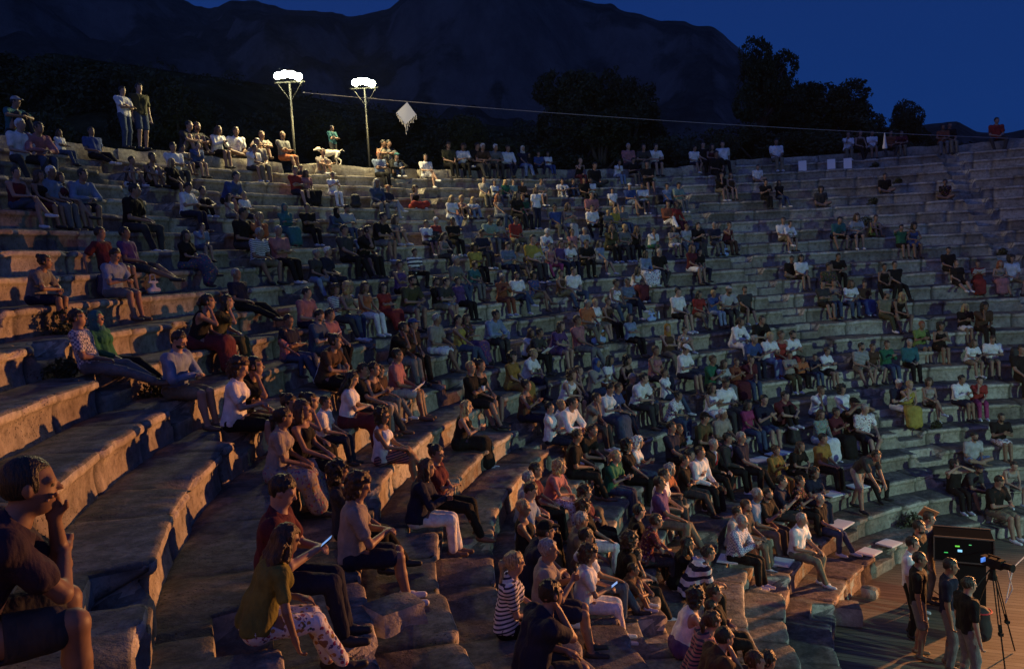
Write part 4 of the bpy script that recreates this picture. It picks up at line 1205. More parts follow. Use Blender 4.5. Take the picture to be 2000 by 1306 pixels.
# ------------------------------------------------------------------ landscape
def hill(name, ridge, d0, d1, amp, power, mt, x0=-700, x1=2700, n=420, m=70, base=-6, nf=.01, cliff=0, back=1.25, hr=350):
    rx = np.array([p[0] for p in ridge], float); ry = np.array([p[1] for p in ridge], float)
    xs = np.linspace(x0, x1, n); V = np.zeros((m, n, 3))
    dirs = np.array([ray(x, np.interp(x, rx, ry))[:] for x in xs]); hor = np.linalg.norm(dirs[:, :2], axis=1); sl = dirs[:, 2]/hor; dxy = dirs[:, :2]/hor[:, None]
    for i in range(m):
        q = i/(m-1); d = d0+(d1*back-d0)*q; qq = min((d-d0)/(d1-d0), 1)
        top = ZC+sl*d1
        z = base+(top-base)*(qq**power)
        if cliff: z = z+(top-base)*cliff*np.exp(-((qq-.62)/.10)**2)*0+(top-base)*cliff*np.tanh((qq-.60)*14)*(1-qq)*qq*2
        if d > d1: z = z-(d-d1)*.35
        V[i, :, 0] = dxy[:, 0]*d; V[i, :, 1] = dxy[:, 1]*d
        w = min(1, qq*3)*(1-.86*math.exp(-((qq-1)/.12)**2))
        P = V[i]*nf; nn = fbm(P, 5, 41); rg = (1-2*abs(fbm(P*1.3+7, 5, 23)))
        rel = np.clip((top-base)/hr, .06, 1.3); V[i, :, 2] = z+rel*amp*(w*(nn+.5*rg)+.035*fbm(P*14, 3, 3))
        if d < d1*.985: lim = ZC+sl*d*1.0-d*.004*(1-qq)-d*.003; V[i, :, 2] = np.where(V[i, :, 2] > lim-14*hr/350, lim-14*hr/350+14*hr/350*np.tanh((V[i, :, 2]-lim+14*hr/350)/(14*hr/350)), V[i, :, 2])
    idx = np.arange(m*n).reshape(m, n)
    F = np.stack([idx[:-1, :-1].ravel(), idx[:-1, 1:].ravel(), idx[1:, 1:].ravel(), idx[1:, :-1].ravel()], 1)
    return tag(new_mesh(name, V.reshape(-1, 3), F, mt, None, True), kind='structure')
RIDGE = [(-700, -60), (0, -45), (200, -35), (300, -14), (330, -2), (355, 6), (385, 20), (410, 28), (430, 20), (450, 9), (470, 11), (500, 13), (530, 20), (560, 23), (600, 24), (650, 26), (680, 35), (720, 28), (760, 19), (785, -2), (820, -25), (950, -60), (1080, -30), (1130, -3), (1160, 6), (1195, 9), (1220, 25), (1255, 31), (1290, 40), (1340, 43), (1360, 53), (1390, 55), (1410, 68), (1440, 98), (1470, 120), (1520, 165), (1600, 215), (1690, 248), (1760, 246), (1830, 240), (1870, 237), (1905, 256), (1950, 262), (2000, 254), (2200, 240), (2700, 250)]
hill('mountain', RIDGE, 260, 1250, 75, 1.35, M_MTN, nf=.0055, cliff=.16, m=110, n=520)
LOWER = [(-700, 120), (0, 140), (100, 105), (230, 125), (330, 140), (420, 150), (500, 165), (600, 190), (720, 215), (850, 235), (1000, 248), (1200, 262), (1500, 290), (1900, 300), (2700, 310)]
def b_scrub(nt, b):
    nt.links.new(ramp(nt, noise(nt, coords(nt), .35, 8, .75), [(.4, (.012, .017, .009)), (.62, (.05, .055, .03)), (.74, (.14, .13, .11))]), b.inputs['Base Color'])
    bump(nt, b, noise(nt, coords(nt), .8, 6, .7), 1, .6)
M_SCR = mat('scrubland', (.04, .05, .03), 1, b_scrub, spec=0)
hill('hillside', LOWER, 41, 120, 5, .85, M_SCR, nf=.05, base=8.0, m=60, n=300, back=1.15, hr=30)
def leaf_mat(name, c):
    def f(nt, b):
        nt.links.new(ramp(nt, noise(nt, coords(nt), 1.3, 3, .6), [(.3, tuple(x*.55 for x in c)), (.7, tuple(x*1.3 for x in c))]), b.inputs['Base Color'])
    return mat(name, c, .7, f, spec=.2)
M_LEAF = leaf_mat('leaves_olive', (.055, .065, .032)); M_PINE = leaf_mat('leaves_pine', (.035, .055, .025)); M_BARK = mat('bark', (.09, .07, .05), .9)
def leaf_cloud(lobes, n, size, rng, gap=.35):
    C = []; lobes = [(np.array(c, float), r) for c, r in lobes]; wts = np.array([r**2 for c, r in lobes]); wts /= wts.sum()
    which = rng.choice(len(lobes), n, p=wts); d = rng.normal(0, 1, (n, 3)); d /= np.linalg.norm(d, axis=1, keepdims=True)
    rad = rng.uniform(.35, 1.0, n)**.45
    Pp = np.array([lobes[w][0] for w in which])+d*(np.array([lobes[w][1] for w in which])*rad)[:, None]*np.array([1, 1, .8])
    keep = (fbm(Pp*.75, 3, 77) > -.02); Pp = Pp[keep]; n = len(Pp)
    Pp += fbm(Pp*3, 2, 5)[:, None]*.3
    a = rng.normal(0, 1, (n, 3)); a /= np.linalg.norm(a, axis=1, keepdims=True); b = np.cross(a, rng.normal(0, 1, (n, 3))); b /= np.linalg.norm(b, axis=1, keepdims=True)
    s = rng.uniform(.6, 1.3, n)[:, None]*size
    V = np.stack([Pp-a*s, Pp-b*s*.5, Pp+a*s, Pp+b*s*.5], 1).reshape(-1, 3); return V, np.arange(n*4).reshape(-1, 4)
protos = []
def tree_proto(seed, kind):
    rng = np.random.default_rng(seed); h = 1.0; lob = []; m = MB(); R0 = {'olive': .42, 'pine': .34, 'bush': .46}[kind]
    if kind == 'bush': cz = .42
    elif kind == 'pine': cz = .66
    else: cz = .60
    nl = {'olive': 11, 'pine': 13, 'bush': 8}[kind]
    th = {'olive': .32, 'pine': .5, 'bush': .12}[kind]
    m.tube([(0, 0, -.15), (rng.uniform(-.02, .02), .01, th*.5), (rng.uniform(-.05, .05), .02, th)], [.045, .032, .026], 8)
    for i in range(nl):
        a = rng.uniform(0, 2*pi); rr_ = rng.uniform(.05, R0)*.75; z = cz+rng.uniform(-.26, .27)*(1.1-rr_); r = rng.uniform(.09, .17)*(1.25 if kind == 'bush' else 1)
        c = (rr_*math.cos(a), rr_*math.sin(a), z); lob.append((c, r)); m.tube([(0, .01, th*.9), (c[0]*.5, c[1]*.5, th+(z-th)*.6), c], [.018, .011, .004], 5)
    lob.append(((0, 0, cz+.1), .2)); rm = rng.uniform(-.1, .1)
    V, F = leaf_cloud([((c[0]*10, c[1]*10, c[2]*10), r*10) for c, r in lob], 34000, .125, rng)
    t = empty(kind+'_tree' if kind != 'bush' else 'shrub'); tr = m.build('trunk', M_BARK, t, True); cr_ = new_mesh('crown', V/10, F, M_PINE if kind == 'pine' else M_LEAF, t)
    t['used'] = 0; protos.append(t); return t
TP = {k: [tree_proto(s, k) for s in ss] for k, ss in dict(olive=(1, 2, 3), pine=(4, 5), bush=(6, 7)).items()}
def put_tree(kind, var, x, ytop, D, wpx, label, cat='tree', group='trees beyond the rim', ybase=300):
    t = TP[kind][var % len(TP[kind])]
    if t['used']:
        r = t.copy(); link(r)
        for ch in t.children: c = ch.copy(); link(c, r)
    else: r = t
    t['used'] = 1
    b = at_y(x, ybase, D); z1 = at_y(x, ytop, D).z; zb = 9.0 if D < 60 else b.z-1; H = z1-zb
    w = wpx*D/FPX; r.location = (b.x, D, zb); r.scale = (w/.80, w/.80, H); r.rotation_euler = (0, 0, var*1.7+x); tag(r, label, cat, group); return r
put_tree('olive', 0, 1130, 92, 46, 215, 'tall loose broadleaf tree with a high crown, left of the two behind the rim centre')
put_tree('olive', 1, 1225, 112, 48, 200, 'broad dark tree right beside the tall loose tree behind the rim centre')
put_tree('olive', 2, 1170, 190, 42, 240, 'low spreading dark tree at the foot of the two tall ones')
put_tree('bush', 0, 1392, 232, 40, 125, 'round low bush against the sky above the men on the rim')
put_tree('pine', 0, 1487, 88, 44, 165, 'tallest dark pine with a ragged top right of the mountain foot')
put_tree('pine', 1, 1555, 145, 46, 190, 'dark pine leaning between the tallest pine and the round crowned one')
put_tree('olive', 2, 1640, 140, 45, 210, 'round crowned dark tree right of the pines')
put_tree('bush', 1, 1600, 215, 40, 240, 'wide dark thicket below the pines')
put_tree('olive', 0, 1773, 184, 52, 125, 'small separate tree with sky all round its crown, far right')
put_tree('bush', 0, 1705, 222, 46, 190, 'low bush filling the gap beside the small separate tree')
put_tree('bush', 1, 1500, 200, 42, 260, 'dark thicket at the foot of the tallest pine')
put_tree('bush', 0, 1290, 238, 42, 170, 'low dark thicket between the twin trees and the round bush')
LB = [(-40, 55, 52, 330), (80, 38, 60, 330), (200, 70, 54, 320), (315, 88, 50, 280), (120, 150, 42, 280), (20, 165, 40, 240), (350, 160, 44, 240), (440, 118, 52, 260), (455, 210, 40, 200), (640, 215, 44, 220), (705, 228, 40, 170), (820, 205, 44, 220), (905, 222, 42, 190), (985, 238, 44, 170), (760, 190, 60, 240), (1060, 225, 50, 190)]
LW = ['dark tree at the left edge of the frame', 'big dark tree above the top left audience', 'dark tree above the two standing men', 'tall dark tree right behind the standing men', 'low dark tree behind the seated man in blue', 'bushy dark tree behind the capped man at far left', 'bushy tree right of the standing pair', 'dark tree mass left of the first floodlight', 'bushy tree under the first floodlight', 'dark bushy tree between the floodlight masts', 'low bushy tree behind the white dog', 'dark tree behind the hanging diamond banner', 'dark tree behind the men right of the lights', 'bushy tree above the middle of the rim', 'farther dark tree between lights and diamond banner', 'pale edged tree left of the tall loose tree']
for i, (x, y, D, w) in enumerate(LB): put_tree('bush' if i % 3 else 'olive', i, x, y, D, w, LW[i])
# scrub growing over the hillside: countless
rng = np.random.default_rng(8); VV = []; FF = []; nn_ = 0
for i in range(520):
    x = rng.uniform(-250, 2200); D = rng.uniform(44, 112); yr = np.interp(x, [p[0] for p in LOWER], [p[1] for p in LOWER]); q = (D-41)/79
    top = at_y(x, yr, 120).z; z = 8.4+(top-8.4)*min(q, 1)**.85
    p = at_y(x, 200, D); r = rng.uniform(.6, 1.7)
    V, F = leaf_cloud([((p.x, p.y, z+r*.4), r), ((p.x+r*.7, p.y, z+r*.3), r*.7)], 130, .22, rng); VV.append(V); FF.append(F+nn_); nn_ += len(V)
tag(new_mesh('scrub', np.concatenate(VV), np.concatenate(FF), M_LEAF), 'dark scrub covering the hillside behind the theatre', 'scrub', kind='stuff')
# ------------------------------------------------------------------ floodlight masts
M_POLE = mat('galvanised_steel', (.028, .028, .024), .5, metal=.4); M_BLK = mat('black_plastic', (.008, .008, .009), .75, spec=.15); M_LENS = mat('lit_lens', (1, 1, 1), .5, emit=((1, .95, .55), 220))
M_WHT = mat('white_board', (.74, .74, .76), .6); M_GLS = mat('bottle_plastic', (.45, .55, .6), .2)
def cyl_pt(x, r, z=None):
    d = ray(x, 400); a = d.x**2+d.y**2; bq = -2*(d.x*OX+d.y*OY); c = OX**2+OY**2-r*r; t = (-bq+math.sqrt(bq*bq-4*a*c))/(2*a); return d.x*t, d.y*t
def mast(x, ytop, ybase, label, fans):
    X, Y = cyl_pt((x+0), 26.1); zt_ = at_y(x, ytop, Y).z; t = empty('floodlight_mast', (X, Y, 8.6)); tag(t, label, 'floodlight mast')
    h = zt_-8.6; m = MB(); m.tube([(0, 0, 0), (0, 0, h)], [.045, .035], 12); m.build('pole', M_POLE, t, True)
    m = MB(); m.box((0, 0, h), (.50, .025, .025)); m.build('crossbar', M_POLE, t)
    for s in (-1, 1): m = MB(); m.tube([(0, 0, h-.62), (s*.42, 0, h)], .018, 6); m.build('brace', M_POLE, t)
    face = math.atan2(-Y, -X)
    for i, (o, dz) in enumerate(fans):
        m = MB(); yaw = R_(-8+16*i/3); M = Matrix.Rotation(yaw, 3, 'Z') @ Matrix.Rotation(R_(-14), 3, 'X')
        m.box((o, -.02, h+.16+dz), (.125, .06, .10), M); f = m.build('floodlight', M_BLK, t)
        cc = Vector((o, -.02, h+.16+dz)); m = MB(); m.lathe((0, 0, 0), [(.135, .0), (.132, .04), (.11, .09), (.07, .12), (0, .132)], 18); m.v = [tuple(cc+M @ Vector((v[0], -.062-v[2]*.6, v[1]*.92))) for v in m.v]; m.build('lens', M_LENS, f, True)
    return Vector((X, Y, zt_+.2))
FANS = ((-.33, .03), (-.12, .07), (.11, .05), (.31, -.03))
p1 = mast(583, 160, 297, 'left floodlight mast with four blazing lamps on the rim', FANS)
p2 = mast(727, 172, 292, 'right floodlight mast with four blazing lamps behind the rim gap', ((-.28, .02), (-.10, .06), (.09, .03), (.27, -.04)))
for p in (p1, p2): lamp('floodlight_glow', 'SPOT', p+Vector((.25, -.8, -.05)), p+Vector((1.5, -5, -3.2)), LAMP_W, (1, .80, .36), spot_size=R_(176), spot_blend=.12, shadow_soft_size=.3)
# cable from the left mast to the far right with the banner hung on it
c0 = at_y(590, 181, p1.y); c1 = at_y(2130, 276, 30); pts = []
for i in range(41):
    q = i/40; p = c0.lerp(c1, q); p.z -= .55*4*q*(1-q)*.35; pts.append(p)
m = MB(); m.tube(pts, .009, 5); tag(m.build('cable', mat('cable_grey', (.35, .33, .33), .5)), 'thin cable strung from the left mast across the top to the far right', 'cable')
bq_ = min(pts, key=lambda p: abs(to_px(p)[0]-790)); bn = empty('hanging_banner', bq_-Vector((0, 0, .02))); tag(bn, 'white diamond shaped banner with a fringe hanging from the cable', 'banner')
m = MB(); s_ = .33; Mb = Matrix.Rotation(R_(8), 3, 'Y')
V = [Mb @ Vector(v) for v in ((0, 0, 0), (s_, .02, -s_*1.12), (0, .03, -s_*2.2), (-s_, .02, -s_*1.12))]; V2 = [v+Vector((0, .02, 0)) for v in V]
m.add(V+V2, [(0, 1, 2, 3), (7, 6, 5, 4), (0, 4, 5, 1), (1, 5, 6, 2), (2, 6, 7, 3), (3, 7, 4, 0)]); m.build('cloth', mat('fabric_banner', (.55, .58, .72), .9), bn)
m = MB()
for i in range(15):
    a = V[3].lerp(V[2], i/7) if i < 8 else V[2].lerp(V[1], (i-7)/7); L = .10+.10*((i*7) % 5)/4+(.14 if i in (7, 8) else 0)
    m.tube([a, a+Vector((.01, 0, -L))], [.012, .006], 5)
m.build('fringe', mat('fabric_fringe', (.6, .58, .62), .9), bn)
bq_ = min(pts, key=lambda p: abs(to_px(p)[0]-1722)); m = MB(); m.lathe(bq_-Vector((0, 0, .55)), [(.0, 0), (.075, .01), (.085, .06), (.05, .22), (.03, .45), (.02, .55), (0, .56)], 10)
tag(m.build('cloth_pennant', mat('fabric_fringe', (.6, .58, .62), .9)), 'small white cloth tassel hanging from the cable at right', 'pennant')
HZ = bpy.data.materials.new('evening_haze'); HZ.use_nodes = True; hn = HZ.node_tree; hn.nodes.remove(hn.nodes['Principled BSDF'])
pv = hn.nodes.new('ShaderNodeVolumePrincipled'); pv.inputs['Color'].default_value = (.80, .90, 1, 1); pv.inputs['Density'].default_value = .00010; pv.inputs['Anisotropy'].default_value = .2
hn.links.new(pv.outputs[0], hn.nodes['Material Output'].inputs['Volume'])
m = MB(); m.box((0, 0, 190), (2700, 2700, 260)); tag(m.build('haze', HZ), 'thin evening haze over the theatre and the mountain', 'haze', kind='stuff')
# ------------------------------------------------------------------ things on the steps
def on_tread(x, y):
    best = None
    for k in range(0, 25):
        q = on_z(x, y, Zk(k)+.004); r = math.hypot(q.x-OX, q.y-OY); lo, hi = Rk(k)-.02, Rk(k-1)
        if q.y > 0 and ray(x, y).z < 0 or k < 9:
            if q.y < 0: continue
            e = max(lo-r, r-hi, 0)
            if best is None or e < best[0]-1e-6: best = (e, q, k)
    e, q, k = best; r = math.hypot(q.x-OX, q.y-OY); a = math.atan2(q.y-OY, q.x-OX); r = min(max(r, Rk(k)+.12), Rk(k-1)-.15); return pol(r, a, Zk(k)+.004), a, k
def board(x, y, label, sx=.42, sy=.30, stand=False, k=None):
    if stand:
        X, Y = cyl_pt(x, Rk(k)+.25); p = Vector((X, Y, Zk(k))); a = math.atan2(Y-OY, X-OX)
        m = MB(); m.box((0, 0, .22), (.012, .16, .22)); o = m.build('sign_card', M_WHT); o.location = p; o.rotation_euler = (0, R_(8), a-.25)
        return tag(o, label, 'sign card', 'white cards standing on the top right tiers')
    p, a, kk = on_tread(x, y); m = MB(); m.box((0, 0, .012), (sy/2, sx/2, .012)); m.box((0, 0, .026), (sy/2-.015, sx/2-.015, .002)); o = m.build('seat_pad', M_WHT)
    o.location = p+Vector((0, 0, .018)); o.rotation_euler = (R_(1.5), R_(-1), a+R_(x % 13-6)); return tag(o, label, 'seat pad', 'flat white pads laid on the front tiers')
for x, y, L in ((1677, 952, 'pad behind the bending man'), (1640, 970, 'pad left of the bending man'), (1650, 1028, 'large pad on the red streaked tier'), (1527, 1100, 'pad right of the checked shirt man'), (1697, 1080, 'left pad of two on the orange lit stones'), (1737, 1063, 'right pad of two on the orange lit stones'), (1424, 1094, 'pad under the checked shirt man'), (1525, 888, 'right long pad above the mustard blouse'), (1482, 900, 'left long pad beside the navy polo man')):
    board(x, y, 'flat white '+L, .62 if 'long' in L or 'large' in L else .44, .36)
for x, L, k in ((1569, 'left small white card standing among the rim boulders', 1), (1625, 'middle white card standing on the top tier', 1), (1657, 'right white card standing on the top tier edge', 1)): board(x, 0, L, stand=True, k=k)
def sdf_obj(name, S, mt, nz=None, parent=None):
    V, F = S.mesh(nz); return new_mesh(name, V, F, mt, parent, True)
def bag(x, y, label, col, kind='b', s=1.0, k=None):
    p, a, kk = on_tread(x, y); e = empty('backpack' if kind == 'b' else 'tote_bag', p, a); mt = mat('bag_'+label.split()[0]+str(kind), col, .7); e.scale = (s,)*3
    tag(e, label, 'backpack' if kind == 'b' else 'bag', 'bags set down on the tiers')
    if kind == 'b':
        S = SDF(.018); S.cap((0, -.06, .12), (0, -.05, .32), .12, .10, .05); S.cap((0, .06, .12), (0, .05, .32), .12, .10, .05); S.cap((-.08, -.05, .10), (-.08, .05, .10), .07, .07, .05); S.cut.append(lambda Q: -Q[..., 2])
        b = sdf_obj('bag_body', S, mt, lambda Q: fbm(Q*8, 2, 3)*.02, e)
        m = MB(); m.tube([(.09, .05, .40), (.15, .05, .33), (.15, .06, .12), (.10, .06, .04)], .013, 6); m.tube([(.09, -.05, .40), (.15, -.05, .33), (.15, -.06, .12), (.10, -.06, .04)], .013, 6); m.build('strap', mt, e)
    else:
        S = SDF(.018); S.cap((0, -.12, .08), (0, .12, .08), .075, .075, .04); S.cap((0, -.14, .27), (0, .14, .27), .03, .03, .09); S.cap((0, 0, .1), (0, 0, .25), .07, .05, .05); S.cut.append(lambda Q: -Q[..., 2]); sdf_obj('bag_body', S, mt, lambda Q: fbm(Q*9, 2, 3)*.02, e)
        m = MB(); m.tube([(0, -.10, .29), (.01, -.07, .44), (.01, .07, .44), (0, .10, .29)], .01, 6); m.build('handle', mt, e)
BLK, NV = (.015, .015, .018), (.02, .03, .08)
for a in ((712, 404, 'black backpack left of the grey-haired person in blue shirt', BLK), (166, 584, 'navy backpack between the bun-haired child and the phone reader', NV), (1507, 476, 'black backpack behind the couple with the crossed ankles', BLK), (1281, 402, 'black round backpack beside the white tee sitter', BLK), (1168, 1040, 'big black handbag held up on the lap in the lower crowd', BLK), (895, 475, 'dark backpack beside the man in black', BLK), (1530, 862, 'small black bag in front of the maroon tee sitter', BLK), (1985, 706, 'black bag right of the pair in white tees', BLK)): bag(*a)
for a in ((1162, 672, 'blue and white striped beach bag at the feet', (.3, .4, .65), 't', 1.3), (1409, 502, 'pale blue tote between two seated pairs', (.30, .42, .7), 't'), (142, 582, 'white cloth bundle beside the navy backpack', (.55, .5, .6), 't', .8), (1340, 868, 'light plastic bag near the clapping dark shirt', (.35, .4, .5), 't', .7), (392, 672, 'black camera bag beside the bearded man', BLK, 't', .9), (1285, 628, 'pale blue plastic bag beside the big white tee man', (.3, .42, .6), 't', .8)): bag(*a)
def bottle(x, y, label):
    p, a, k = on_tread(x, y); m = MB(); m.lathe((0, 0, 0), [(0, 0), (.034, .004), (.036, .03), (.034, .10), (.036, .16), (.016, .20), (.013, .215)], 12); e = empty('water_bottle', p); tag(e, label, 'bottle', 'water bottles on the tiers')
    m.build('bottle_body', M_GLS, e, True); m = MB(); m.lathe((0, 0, .215), [(0, 0), (.016, 0), (.016, .018), (0, .02)], 10); m.build('bottle_cap', M_WHT, e)
bottle(994, 663, 'clear water bottle standing right of the light blue sweater'); bottle(1279, 622, 'clear water bottle beside the big white tee man'); bottle(1583, 728, 'clear bottle in front of the orange child')
def flat_thing(name, x, y, label, cat, h, mt, dz=.02, kk=None, rz=0, zoff=0):
    p, a, k = on_tread(x, y); m = MB(); m.box((0, 0, h[2]), h); o = m.build(name, mt); o.location = p+Vector((0, 0, dz)); o.rotation_euler = (0, 0, a+rz); return tag(o, label, cat)
M_PAP = mat('paper', (.7, .7, .78), .8)
flat_thing('notebook', 888, 868, 'open white leaflet lying beside the blond woman in black', 'leaflet', (.11, .15, .006), M_PAP, rz=.4)
flat_thing('notebook', 1290, 740, 'white paper lying on the tier', 'leaflet', (.1, .14, .005), M_PAP)
# things held in hands: placed at the holder's hands
def held(px_, py_, kind, label, cat):
    d = min(PL, key=lambda d: abs(d['x']-px_)+abs(d['y']-py_)); J = getJ(d['pose'], d['bb'])
    h = ((J['wrL']+J['wrR'])/2+(J['hdL']+J['hdR'])*.055)*d['sc']; c, s = math.cos(d['rz']), math.sin(d['rz']); p = d['loc']+Vector((h[0]*c-h[1]*s, h[0]*s+h[1]*c, h[2]))
    m = MB(); e = empty(kind, p, d['rz']); tag(e, label, cat); R = Matrix.Rotation(R_(38), 3, 'X')
    if kind == 'phone':
        m.box((0, 0, .02), (.037, .075, .004), R); m.build('phone_body', M_BLK, e); m = MB(); m.box(R @ Vector((0, 0, .0045))+Vector((0, 0, .02)), (.034, .070, .0008), R); m.build('screen', mat('screen_lit', (.2, .4, .9), .4, emit=((.25, .5, 1), .7)), e)
    elif kind == 'cup': m.lathe((0, 0, -.03), [(0, 0), (.028, 0), (.038, .10), (.034, .10), (.026, .01)], 12); m.build('cup_wall', M_WHT, e, True); m = MB(); m.lathe((0, 0, .065), [(.0, .002), (.034, .002)], 12); m.build('cup_drink', mat('bag_drink', (.1, .05, .03), .3), e)
    else:
        for s2 in (-1, 1): m = MB(); m.box((s2*.085, 0, .02+abs(s2)*.0), (.085, .11, .003), Matrix.Rotation(R_(-12*s2), 3, 'Y') @ R); m.build('page', M_PAP, e)
held(553, 960, 'phone', 'lit phone in the hands of the maroon tee man at front left', 'phone'); held(1152, 1082, 'phone', 'phone held by the curly-haired woman in the lower crowd', 'phone')
held(226, 508, 'phone', 'dark phone held by the cross-legged man at left', 'phone'); held(920, 718, 'cup', 'white paper cup held by the black tee sitter', 'cup')
held(777, 694, 'leaflet', 'white leaflet held by the pink shirt man', 'leaflet'); held(1055, 656, 'leaflet', 'pale leaflet in the lap of the dark tee sitter', 'leaflet'); held(1756, 753, 'leaflet', 'white sheets held by the white-haired man in navy', 'leaflet'); held(1910, 516, 'leaflet', 'long white sheet across the lap of the woman in red', 'leaflet'); held(624, 617, 'leaflet', 'pale leaflet held by the bearded reader', 'leaflet')
# weeds rooted in the joints
def weed(x, y, s, label):
    p, a, k = on_tread(x, y); r = np.random.default_rng(int(x)); e = empty('weed', p-Vector((0, 0, .02))); tag(e, label, 'weed', 'weeds growing from the joints of the steps')
    V, F = leaf_cloud([((0, 0, s*.5), s), ((s*.5, .1*s, s*.35), s*.7)], 420, .035+.02*s, r); new_mesh('leaves', V, F, M_LEAF, e)
    m = MB(); [m.tube([(0, 0, 0), (s*.5*math.cos(q), s*.5*math.sin(q), s*.8)], [.008, .003], 4) for q in (0, 1.3, 2.5, 4, 5)]; m.build('stems', M_BARK, e)
for w in ((228, 778, .17, 'dark weed tuft at the aisle gap in the left tiers'), (92, 655, .26, 'large dark weed left of the reclining couple'), (12, 742, .16, 'dry weed at the left edge'), (1683, 336, .16, 'round weed right below the white cards'), (1776, 352, .15, 'brownish weed above the middle of the right tiers'), (1990, 368, .16, 'weed tuft at the far right edge high up'), (1750, 391, .18, 'dry low weed in the right tiers'), (1785, 432, .24, 'wide flat weed patch above the green tee pair'), (1903, 497, .16, 'bright green weed right of the black tee man'), (1762, 1024, .22, 'leafy weed on the stones behind the crew'), (1860, 845, .12, 'dark weed at a broken stone, right')): weed(*w)
# white dog trotting along the rim
X, Y = cyl_pt(652, 25.8); dg = empty('dog', (X, Y, Zk(1)+.47), math.atan2(-.1, -1)+.35); tag(dg, 'white dog walking along the rim between the floodlight masts', 'dog')
S = SDF(.014); S.ell((.10, 0, .40), (.20, .105, .125), None, .05); S.ell((-.16, 0, .42), (.17, .085, .095), None, .05)
for x, y, f in ((.20, .06, .06), (.17, -.06, -.04)): S.cap((x, y, .36), (x+.02, y, .20), .045, .028, .03); S.cap((x+.02, y, .20), (x+f, y, .03), .026, .02, .01); S.cap((x+f, y, .02), (x+f+.045, y, .018), .022, .018, .01)
for x, y, f in ((-.26, .06, -.04), (-.23, -.06, .05)): S.cap((x, y, .40), (x+.07, y, .25), .07, .04, .03); S.cap((x+.07, y, .25), (x-.05+f, y, .14), .034, .022, .01); S.cap((x-.05+f, y, .14), (x-.02+f, y, .03), .022, .018, .01); S.cap((x-.02+f, y, .02), (x+.03+f, y, .018), .022, .018, .01)
S.cap((.24, 0, .46), (.38, 0, .52), .075, .06, .03); S.ell((.41, 0, .54), (.075, .06, .06), None, .02); S.cap((.44, 0, .53), (.55, 0, .50), .036, .024, .02); S.cap((.37, .045, .59), (.36, .06, .53), .018, .022, .01); S.cap((.37, -.045, .59), (.36, -.06, .53), .018, .022, .01)
S.cap((-.30, 0, .46), (-.42, 0, .52), .022, .016, .02); S.cap((-.42, 0, .52), (-.50, 0, .46), .016, .010, .01)
sdf_obj('body', S, mat('fur_white', (.68, .62, .52), .9), lambda Q: fbm(Q*40, 2, 2)*.006, dg)
# ------------------------------------------------------------------ on the stage
def rot_z(a): return Matrix.Rotation(a, 3, 'Z')
fl = .03
p = on_z(1885, 1240, fl); cs = empty('monitor_console', (p.x+.50, p.y+1.0, fl), R_(-24)); tag(cs, 'black road case console with small lit screens in front of the crew', 'console')
m = MB(); m.box((0, 0, 1.20), (.47, .30, .22)); m.build('console_case', mat('case_felt', (.010, .010, .011), 1, spec=0), cs); m = MB(); m.box((.05, .02, .5), (.30, .28, .49)); m.build('pedestal', M_BLK, cs)
M_EDGE = mat('case_edge', (.10, .08, .07), .6, metal=.3); m = MB()
for x in (-.47, .47):
    for y in (-.30, .30): m.box((x, y, 1.20), (.012, .012, .223))
for z in (.98, 1.42):
    for y in (-.30, .30): m.box((0, y, z), (.47, .012, .012))
m.build('case_edging', M_EDGE, cs)
for x, z, w, h, c, e in ((-.1, 1.30, .035, .012, (.25, 1, .1), .5), (-.06, 1.22, .035, .02, (.3, .7, 1), .9), (-.28, 1.17, .03, .006, (.1, .9, .2), .5), (.10, 1.34, .02, .005, (.2, .9, .3), .5)):
    m = MB(); m.box((x, -.306, z-.03), (w, .003, h)); m.build('screen', mat('display_%d' % int(x*100), c, .4, emit=(c, e)), cs)
st = empty('music_stand', (p.x+.12, p.y+1.45, fl), R_(-24)); tag(st, 'tilted music stand holding an orange lit sheet above the console', 'music stand')
Rm = Matrix.Rotation(R_(-62), 3, 'X') @ rot_z(R_(28)); m = MB(); m.box((0, 0, 1.66), (.14, .12, .008), Rm); m.build('desk', mat('stand_wood', (.55, .26, .12), .6), st)
m = MB(); m.tube([(0, .02, 0), (0, .02, 1.70)], .014, 8); [m.tube([(0, .02, .25), (.3*math.cos(q), .3*math.sin(q)+.02, .01)], .01, 6) for q in (0, 2.1, 4.2)]; m.build('leg', M_BLK, st)
q = on_z(1945, 1300, fl); tp = empty('camera_tripod', (q.x+.1, q.y+.25, fl)); tag(tp, 'video camera on a tall black tripod at the right edge of the stage', 'tripod')
for i, a in enumerate((R_(-100), R_(20), R_(140))):
    e1 = Vector((.48*math.cos(a), .48*math.sin(a), 0)); t_ = Vector((.05*math.cos(a), .05*math.sin(a), 1.35)); m = MB(); sd = Vector((-math.sin(a), math.cos(a), 0))*.02
    for s in (-1, 1): m.tube([t_+sd*s, t_.lerp(e1, .62)+sd*s], .010, 6)
    m.tube([t_.lerp(e1, .5), e1+Vector((0, 0, .02))], .012, 6); m.box(t_.lerp(e1, .6), (.03, .03, .025)); m.build('leg', M_BLK, tp)
m = MB(); m.lathe((0, 0, 1.30), [(0, 0), (.07, .0), (.07, .06), (.05, .10), (.04, .18), (.06, .20), (0, .21)], 12); m.tube([(-.05, 0, 1.46), (-.42, -.22, 1.25)], .012, 6); m.build('head', M_BLK, tp)
cm = empty('video_camera', Vector(tp.location)+Vector((0, 0, 1.5)), R_(205)); tag(cm, 'black video camera with a small screen fixed on top of the tripod', 'video camera')
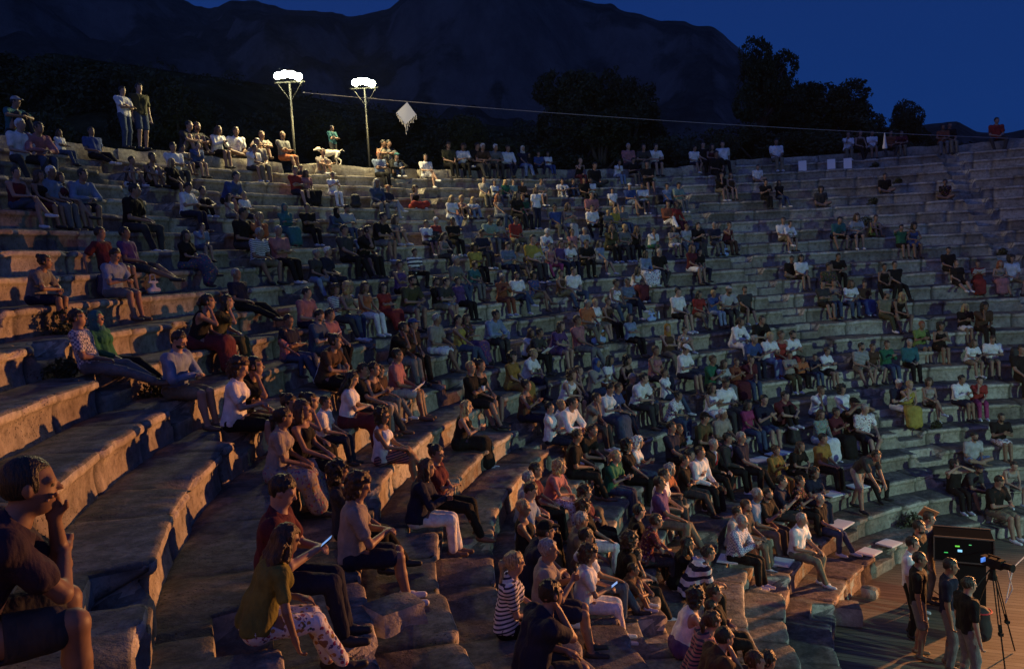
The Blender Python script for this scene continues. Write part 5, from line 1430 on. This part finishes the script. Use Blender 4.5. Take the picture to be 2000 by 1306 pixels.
m = MB(); m.box((0, 0, .08), (.06, .17, .07)); m.box((0, .02, .18), (.012, .10, .012)); m.box((0, .09, .165), (.012, .012, .02)); m.box((0, -.06, .165), (.012, .012, .02)); m.build('camera_body', M_BLK, cm)
m = MB(); V0 = []; m.tube([(0, .17, .08), (0, .30, .08), (0, .33, .08)], [.05, .05, .065], 14); m.build('lens', M_BLK, cm); m = MB(); m.box((.12, -.08, .12), (.05, .006, .035)); m.build('viewfinder', mat('display_cam', (.1, .25, .8), .4, emit=((.1, .3, 1), .6)), cm)
q2 = on_z(2050, 1165, fl); pts = [tp.location+Vector((.1, .05, 1.45)), tp.location+Vector((.28, .12, 1.5)), tp.location+Vector((.34, .05, 1.1)), tp.location+Vector((.2, .0, .9)), tp.location+Vector((.5, .3, 1.35)), tp.location+Vector((1.4, 1.0, 1.5))]
m = MB(); m.tube([Vector(a) for a in pts], .010, 6); tag(m.build('power_lead', mat('lead_pale', (.6, .45, .4), .5)), 'pale lead looping from the video camera off to the right', 'cable')
q = on_z(1915, 1255, fl); e = empty('equipment_bag', q, .4); tag(e, 'black equipment bag with a red trim hung at the tripod', 'bag')
S = SDF(.02); S.cap((0, 0, .20), (0, 0, .50), .17, .15, .05); S.cut.append(lambda Q: .04-Q[..., 2]); sdf_obj('bag_body', S, mat('bag_canvas', BLK, .8), lambda Q: fbm(Q*7, 2, 3)*.03, e)
m = MB(); m.tube([(.165*math.cos(a), .165*math.sin(a), .56) for a in np.linspace(0, 6.28, 20)], .012, 6); m.build('trim', mat('trim_red', (.5, .02, .03), .6), e)
# fallen blocks at the foot of the tiers
for i, (x, y, sx, sy, sz, z, L) in enumerate(((1700, 1155, .20, .16, .14, .02, 'round broken stone at the edge of the stage boards'), (1640, 1190, .7, .45, .3, .05, 'flat broken block beside the stage boards'), (775, 1195, .42, .3, .2, 3.75, 'broken slab end in front of the white sneakers'))):
    q = on_z(x, y, z+fl+sz*.5); tag(stone('fallen_stone', sx, sy, sz, (q.x, q.y, z+fl+sz*.4), math.atan2(q.y-OY, q.x-OX)+.2*i, 300+i, None, .18), L, 'stone', 'loose stones among the tiers')
